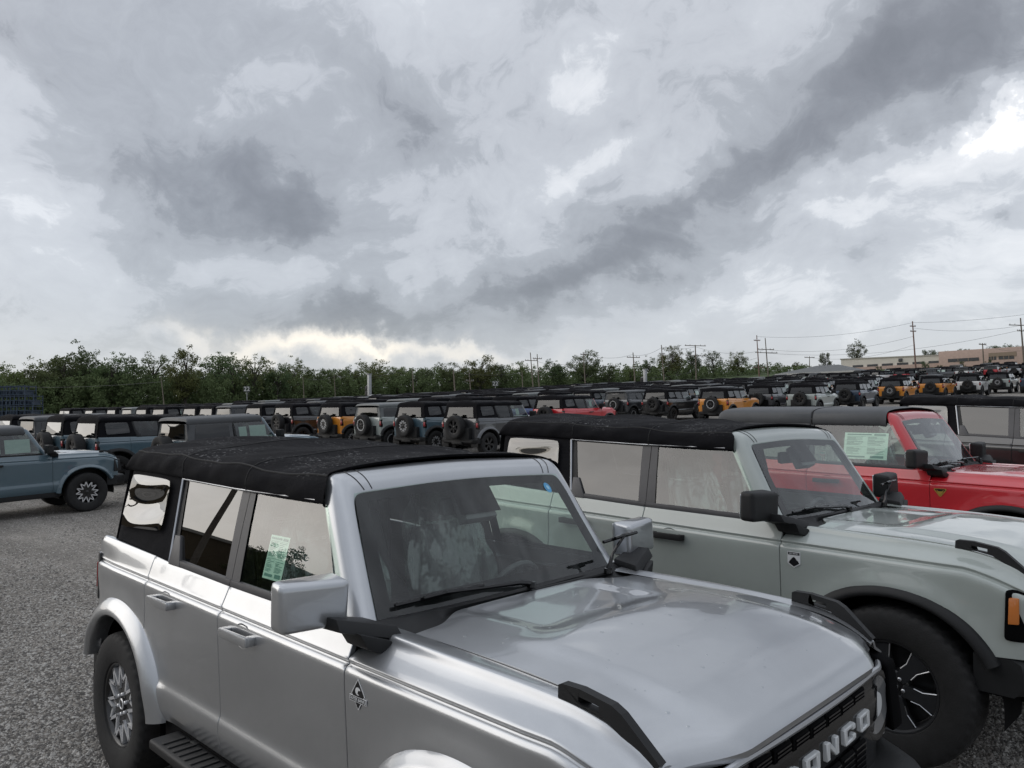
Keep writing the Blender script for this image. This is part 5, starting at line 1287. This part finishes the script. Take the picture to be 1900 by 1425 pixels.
# ------------------------------------------------------------------ poles, wires, masts
pm('pole_wood', (.16, .135, .11), .85, var=.25, vscale=3); pm('pole_red', (.20, .12, .10), .85, var=.2, vscale=3); pm('galvanised', (.34, .35, .36), .5, .5, var=.1); pm('wire', (.06, .06, .065), .6)
pm('insulator', (.3, .3, .31), .4)
TOPS = {}
def pole(key, pt, pb, d, label, arms=(), r=.14, mat='pole_wood', cat='utility pole', name='utility_pole', group='poles along the edge of the lot'):
    """pt / pb: where its top and foot show; it stands at depth d and keeps the lean the photograph shows"""
    top = at(pt[0], pt[1], d); b = at(pb[0], pb[1], d); k = (float(ground_z(b[0], b[1]))-top[2])/(b[2]-top[2]); base = top+(b-top)*k
    root = empty(name, tuple(base)); tag(root, label, cat, group); tp = Vector(top-base); TOPS[key] = Vector(top)
    link('shaft', MB().tube([(0, 0, -.3), tuple(tp*.5), tuple(tp)], [r, r*.85, r*.62], 10).mesh('shaft', [mat]), root)
    across = Vector((CR[0], CR[1], 0)).normalized()
    for t, w in arms:
        c = tp*t; a = link('cross_arm', MB().box((0, 0, 0), (w, .12, .14), 0).mesh('cross_arm', [mat]), root, c, (0, R(2), math.atan2(across.y, across.x)))
        for s in (-1, -.55, .55, 1): link('insulator', get('insul', lambda: MB().tube([(0, 0, 0), (0, 0, .12), (0, 0, .22)], [.05, .07, .04], 6), ['insulator']), a, (s*w*.46, 0, .07))
    return root
pole('a', (298.7, 699), (304, 747.6), 120, 'thin leaning pole among the left-hand trees', r=.09)
pole('b', (562, 699), (564, 736), 150, 'thin pole half lost in the trees below the bright sky', r=.11)
pole('c', (620, 696), (621, 715), 150, 'short thin pole left of the grey mast', r=.10)
pole('e', (764.5, 684.5), (767.6, 729), 150, 'slim pole right of the grey mast', r=.12)
pole('f', (841, 686), (844, 725), 150, 'pole left of the row sign, the thicker of two', r=.16)
pole('g', (869.7, 683), (873, 721), 158, 'pole with a short arm just left of the row sign', [(.55, 1.6)], .11)
pole('h', (968.4, 688), (970, 721), 165, 'short bare pole left of the twin utility poles', r=.11)
pole('i', (984, 654), (989.5, 723), 165, 'left of the twin utility poles, with one short cross-arm', [(.80, 2.6)])
pole('j', (996.6, 657), (1000.5, 721), 168, 'right of the twin utility poles, with small cross-arms', [(.88, 2.0), (.55, 1.6)])
pole('k', (1082, 653), (1086.3, 716), 160, 'bare utility pole in front of the round free-standing tree', [(.93, 1.2)], .13)
pole('l', (1174.5, 654), (1178.4, 713), 165, 'utility pole left of the grey pillar mast', [(.86, 2.8)], .15)
pole('m', (1227, 640), (1232.4, 709.5), 165, 'pole before the tallest clump with small brackets', [(.78, 1.3)], .14)
pole('n', (1290, 640), (1292, 707), 168, 'double-armed utility pole right of centre', [(.98, 4.6), (.72, 4.2)], .17)
pole('o', (1404, 622), (1409, 701), 170, 'tall reddish pole, left one of a pair', [(.88, 1.4), (.28, 2.4)], .14, 'pole_red')
pole('p', (1419.7, 627), (1425.8, 701), 172, 'tall pole with cross-arms, right one of a pair', [(.72, 3.6), (.64, 5.0)], .14)
pole('q', (1502, 661), (1502, 680), 185, 'small utility pole behind the low grey building', [(.93, 2.4)], .12)
pole('r', (1693, 596), (1699.5, 686.6), 160, 'tallest reddish pole standing before the long building', [(.90, 1.2), (.80, 1.2)], .17, 'pole_red')
pole('s', (1823, 636.6), (1825.8, 684), 150, 'pole before the brick entrance', [(.95, 1.4)], .15)
pole('t', (1893.4, 590), (1899, 660), 140, 'utility pole with a broad cross-arm at the right edge', [(.86, 4.4), (.75, 1.6)], .17)
pole('u', (1463, 685), (1464.5, 703), 125, 'slim lamp post left of the low grey building', r=.08, mat='galvanised', cat='lamp post', name='lamp_post')
def wire(a, b, sag, da, db, label, r=.022):
    A = TOPS[a]+Vector((0, 0, da)); B = TOPS[b]+Vector((0, 0, db)); n = 20
    tag(link('overhead_wire', MB().tube([A.lerp(B, k/n)-Vector((0, 0, sag*4*(k/n)*(1-k/n))) for k in range(n+1)], r, 4).mesh('overhead_wire', ['wire'])), label, 'wire', 'overhead wires')
edge = at(2050, 560, 130); TOPS['z'] = Vector(edge); TOPS['y'] = Vector(at(-80, 712, 150))
for a, b, sg, da, db, lab in (('o', 'r', 1.2, -.3, -.3, 'upper wire from the reddish pair to the tallest pole'), ('p', 'r', 1.5, -2.6, -3.2, 'middle wire from the pair to the tallest pole'), ('p', 't', 2.0, -3.4, -2.2, 'long low wire from the pair to the right-edge pole'), ('r', 'z', .8, -.3, 0, 'upper wire from the tallest pole out to the right'), ('r', 't', .8, -1.4, -1.4, 'wire from the tallest pole to the right-edge pole'),
  ('n', 'p', 1.2, -.4, -2.6, 'wire between the double-armed pole and the pair'), ('n', 'o', 1.2, -3, -5, 'lower wire between the double-armed pole and the pair'), ('m', 'n', .5, -.4, -.4, 'wire between the bracketed pole and the double-armed one'), ('l', 'm', .6, -.6, -.6, 'wire left of the bracketed pole'), ('l', 'n', .9, -5, -5.5, 'low wire across the clump right of centre'), ('k', 'l', .9, -.3, -.4, 'wire right of the free-standing round tree'),
  ('j', 'k', .9, -1.6, -1.6, 'wire between the twin poles and the free-standing tree'), ('h', 'f', .5, -.5, -.5, 'low wire past the row sign'), ('e', 'c', .6, -.2, -.2, 'low wire past the grey mast'), ('c', 'b', .6, -.2, -.2, 'low wire under the bright sky'), ('y', 'a', .8, 0, -.8, 'wire across the trees on the left'), ('q', 'r', 1.4, -.3, -5, 'low wire over the long building'), ('s', 't', .5, -.2, -6, 'wire right of the brick entrance pole')):
    wire(a, b, sg, da, db, lab)
def mast(px, ytop, d, label):
    p = at(px, 720, d); g = float(ground_z(p[0], p[1])); h = at(px, ytop, d)[2]-g; root = empty('equipment_mast', (p[0], p[1], g)); tag(root, label, 'mast')
    link('column', MB().box((0, 0, h/2), (.45, .45, h), 0, .04).mesh('column', ['galvanised']), root)
    link('cap', MB().box((0, 0, h+.06), (.6, .6, .12), 0, .02).mesh('cap', ['galvanised']), root)
    for k, z in enumerate((.42, .58)): link('camera_box', MB().box((-.55, .0, h*z), (.55, .5, .7), 0, .05).mesh('camera_box', ['black_plastic']), root); link('bracket', MB().box((-.25, 0, h*z+.4), (.9, .08, .08), 0).mesh('bracket', ['galvanised']), root)
    link('base', MB().box((0, 0, .4), (1.4, 1.2, .9), 0, .06).mesh('base', ['galvanised']), root)
mast(685.5, 695, 112, 'grey equipment mast with black boxes left of centre'); mast(1197.5, 686, 122, 'short grey pillar mast right of centre')
def row_sign(px, py, d, txt, label):
    p = at(px, py, d); g = float(ground_z(p[0], p[1])); root = empty('row_sign', (p[0], p[1], g), (0, 0, math.atan2(CR[1], CR[0]))); tag(root, label, 'sign', 'row number signs'); h = p[2]-g
    link('post', MB().tube([(0, .06, 0), (0, .06, h+.5)], .05, 6).mesh('post', ['galvanised']), root)
    link('panel', MB().box((0, 0, h), (1.05, .05, .85), 0, .01).mesh('panel', ['sign_green']), root)
    link('number', text_mb(txt, .95, lambda x, y, z: (x, -.03+z*.1, h+y), .02).mesh('number', ['sticker_white']), root)
pm('sign_green', (.045, .055, .045), .6)
row_sign(919, 712, 128, '22', 'small sign with white number 22 before the trees'); row_sign(458, 722, 118, '22', 'small pale number sign before the trees left of the bright sky')

# ------------------------------------------------------------------ white pickup by the mast
def pickup(px, py, d, yaw, label):
    p = at(px, py, d); x, y = float(p[0]), float(p[1]); root = empty('pickup_truck', (x, y, float(ground_z(x, y))), align(x, y, yaw)); tag(root, label, 'pickup')
    b = MB(); sec = [(2.7, .55), (2.75, .95), (2.6, 1.08), (1.25, 1.16), (-2.75, 1.16), (-2.8, .6), (-2.6, .5), (2.4, .48)]
    b.prism(sec, -.98, .98, lambda u, v, w: (u, w, v), 0, bev=.06, seg=2); link('body', b.mesh('body', [PAINTS['white']]), root)
    c = MB(); cab = [(1.25, 1.14), (.55, 1.82), (.3, 1.9), (-.85, 1.9), (-1.15, 1.80), (-1.25, 1.14)]; c.prism(cab, -.84, .84, lambda u, v, w: (u, w*(1-.16*(v-1.14)/.76), v), 0, bev=.05, seg=2); link('cab', c.mesh('cab', [PAINTS['white']]), root)
    for s in (-1, 1):
        for q in ([(1.02, 1.2), (.50, 1.74), (.02, 1.78), (.02, 1.2)], [(-.05, 1.2), (-.05, 1.78), (-.85, 1.76), (-1.02, 1.2)]):
            link('window', MB().prism(q, s*.845, s*.865, lambda u, v, w: (u, w*(1-.16*(v-1.14)/.76), v), 0).mesh('window', ['gloss_black']), root)
    for cx in (1.75, -1.7):
        for s in (1, -1): link('wheel', get('mid_wheel_star', lambda: lo_wheel('star', 40), WM('star')), root, (cx, s*.86, .407), (0, 0, 0 if s > 0 else math.pi))
pickup(702, 733, 104, R(60), 'white pickup truck beside the grey equipment mast')
far_vehicle(*[float(v) for v in at(1247, 715, 84)[:2]], YAW, 'white', 'white vehicle with white hard top, alone of its kind in the middle rows', top='hard', topmat=PAINTS['white'], group='vehicles in the middle rows')

# ------------------------------------------------------------------ buildings
pm('wall_cream', (.60, .565, .50), .85, var=.07, vscale=.6); pm('wall_brick', (.33, .205, .165), .85, var=.12, vscale=2.0); pm('wall_brown', (.26, .20, .15), .85, var=.1); pm('roof_grey', (.12, .125, .125), .8, var=.15, vscale=1.5); pm('coping', (.36, .34, .30), .7)
pm('window_dark', (.03, .033, .036), .15, spec=.6); pm('pink_brick', (.46, .34, .29), .85, var=.1, vscale=2); pm('wall_red', (.26, .09, .075), .85, var=.15); pm('fascia', (.40, .40, .38), .6)
class Facade:
    """local frame: u metres along the front from A to B, n metres out of the front, z up from the foot"""
    def __init__(s, A, B, name, label):
        s.A = Vector((A[0], A[1], 0)); e = Vector((B[0]-A[0], B[1]-A[1], 0)); s.L = e.length; s.z = min(float(ground_z(A[0], A[1])), float(ground_z(B[0], B[1])))
        s.root = empty(name, (A[0], A[1], s.z), (0, 0, math.atan2(e.y, e.x))); tag(s.root, label, 'building')
    def part(s, name, mb, mats, parent=None): return link(name, mb.mesh(name, mats), parent or s.root)
def out_sign(A, B):
    e = np.array([B[0]-A[0], B[1]-A[1]]); n = np.array([e[1], -e[0]]); return -1 if np.dot(n, CAM_POS[:2]-np.array(A[:2])) > 0 else 1   # local +y or -y faces the viewer
A = at(1561, 690, 200); B = at(1985, 690, 165); fa = Facade(A, B, 'industrial_building', 'long low cream building with pinkish brick entrance on the right skyline'); o = out_sign(A, B)
hL = at(1561, 667.5, 200)[2]-fa.z; hR = at(1900, 655, 172)[2]-fa.z; L = fa.L
fa.part('wall', MB().prism([(0, -2), (L, -2), (L, hR), (0, hL)], 0, 30.0, lambda u, v, w: (u, -o*w, v), 0), ['wall_cream'])
fa.part('coping', MB().prism([(-.2, hL), (L, hR), (L, hR+.28), (-.2, hL+.28)], .15*1, -.6, lambda u, v, w: (u, o*w, v), 0), ['coping'])
for k in range(9):
    u0 = 3+k*3.6
    if u0 < L*.5: w_ = fa.part('window', MB().box((u0+1.3, o*.02, hL*.38), (2.6, .12, 1.0), 0), ['window_dark']); fa.part('window_frame', MB().box((u0+1.3, o*.05, hL*.38-.55), (2.8, .16, .10), 0), ['coping'], w_)
fa.part('low_band', MB().box((L*.27, o*.25, hL*.12), (L*.52, .5, 1.6), 0), ['pink_brick'])
ue = L*.50
fa.part('brick_entrance', MB().box((ue+(L-ue)/2, o*2.0, hL*.42), (L-ue, 4.0, hL*.84+1.6), 0, .05), ['pink_brick'])
for k, (a_, b_) in enumerate(((.08, .34), (.42, .48), (.50, .62), (.80, .98))):
    ww = fa.part('window', MB().box((ue+(L-ue)*(a_+b_)/2, o*4.02, hL*.42), ((L-ue)*(b_-a_), .10, hL*.22), 0), ['window_dark'])
    for q in np.linspace(a_, b_, 4)[1:-1]: fa.part('mullion', MB().box((ue+(L-ue)*q, o*4.08, hL*.42), (.12, .10, hL*.22), 0), ['wall_brown'], ww)
fa.part('brown_panel', MB().box((ue+(L-ue)*.53, o*4.03, hL*.62), ((L-ue)*.22, .08, hL*.30), 0), ['wall_brown'])
fa.part('vent', MB().box((L*.30, o*.1, hL*.72), (.9, .3, .8), 0, .05), ['trim_grey'])
# low hip-roofed building
A = at(1446, 700, 150); B = at(1585, 700, 140); fb = Facade(A, B, 'low_building', 'low building with grey hipped roof and red brick wall, left of the long one'); o = out_sign(A, B); L = fb.L
ez = at(1500, 696, 146)[2]-fb.z; rz = at(1515, 679, 150)[2]-fb.z; D = 11.0; ez = max(ez, 1.6); rz = max(rz, ez+1.6)
fb.part('wall', MB().prism([(.8, -1.5), (L-.8, -1.5), (L-.8, ez), (.8, ez)], 0, D, lambda u, v, w: (u, -o*w, v), 0), ['wall_cream'])
fb.part('red_brick_wall', MB().box((L*.32, o*.06, ez*.45), (L*.46, .12, ez*.9), 0), ['wall_red'])
rf = MB(); c = [(-.4, -o*-.8, ez), (L+.4, -o*-.8, ez), (L+.4, -o*(D+.8), ez), (-.4, -o*(D+.8), ez)]; r1 = (L*.36, -o*D/2, rz); r2 = (L*.66, -o*D/2, rz)
rf.add(c+[r1, r2], [(0, 1, 5, 4), (1, 2, 5), (2, 3, 4, 5), (3, 0, 4)]); fb.part('roof', rf, ['roof_grey']); fb.part('fascia', MB().box((L/2, o*.85, ez-.12), (L+1, .12, .3), 0), ['fascia'])
for k in range(4): fb.part('window', MB().box((L*(.58+.1*k), o*.05, ez*.55), (L*.07, .1, ez*.45), 0), ['window_dark'])
for k in range(3): fb.part('roof_vent', MB().tube([(L*(.42+.1*k), -o*D*.42, rz-.5), (L*(.42+.1*k), -o*D*.42, rz+.1)], .12, 8), ['galvanised'])

# ------------------------------------------------------------------ stacked blue steel racks at the far left
pm('rack_blue', (.035, .055, .085), .5, .3, var=.25)
def rack():
    mb = MB()
    for x in (-1, 1):
        for y in (-.9, .9): mb.box((x, y, .55), (.09, .09, 1.1), 0)
    for z in (.08, .55, 1.0):
        for y in (-.9, .9): mb.box((0, y, z), (2.0, .07, .07), 0)
        for x in (-1, 1): mb.box((x, 0, z), (.07, 1.8, .07), 0)
    for k in range(5): mb.box((-.8+.4*k, 0, .3), (.06, 1.7, .40), 0)
    return mb
rm = rack().mesh('rack', ['rack_blue']); rl = ('lowest', 'second', 'third', 'topmost')
for c in range(6):
    p = at(-14+c*13.4, 760, 84); z = float(ground_z(p[0], p[1]))
    for k in range(4 if c != 5 else 3):
        tag(link('steel_rack', rm, None, (p[0], p[1], z+1.11*k), (0, 0, CAM_YAW-math.pi/2+R(random.uniform(-4, 4)))), 'dark blue steel rack, %s tier of stack %s from the left edge, below the trees' % (rl[k], ('one', 'two', 'three', 'four', 'five', 'six')[c]), 'rack', 'stacked blue racks')

# ------------------------------------------------------------------ what stands behind the viewer, seen as reflections in the glass
def polar(deg, d): return (CAM_POS[0]+d*math.cos(R(deg)), CAM_POS[1]+d*math.sin(R(deg)))
for k in range(18):
    a = 207+k*7.5+random.uniform(-2, 2); d = random.uniform(46, 70)
    tree(random.choice(('oval', 'round', 'tall')), 0, 0, 0, 'tree behind the viewer, %s from the left of those mirrored in the side glass' % ORD[k], 1.1, 'trees behind the viewer', pos=polar(a, d), height=random.uniform(6.5, 10))
A = polar(194, 74); B = polar(205, 62); fc = Facade(A, B, 'warehouse', 'ochre warehouse behind the viewer, mirrored in the rear door glass'); L = fc.L
pm('wall_ochre', (.085, .062, .034), .8, var=.1, vscale=1)
fc.part('wall', MB().box((L/2, -6, 2.6), (L, 12, 6.0), 0, .05), ['wall_ochre']); fc.part('roof_edge', MB().box((L/2, -6, 5.75), (L+.4, 12.4, .3), 0), ['coping']); fc.part('door', MB().box((L*.7, .02, 1.5), (2.6, .14, 3.0), 0), ['window_dark'])
q = (-36.0, -16.5); pr = empty('utility_pole', (q[0], q[1], 0)); tag(pr, 'dark utility pole behind the viewer, mirrored in the rear door glass', 'utility pole'); link('shaft', MB().tube([(0, 0, -.3), (0, 0, 9)], [.2, .14], 10).mesh('shaft', ['pole_wood']), pr); link('cross_arm', MB().box((0, 0, 8.4), (2.4, .14, .14), 0).mesh('cross_arm', ['pole_wood']), pr)
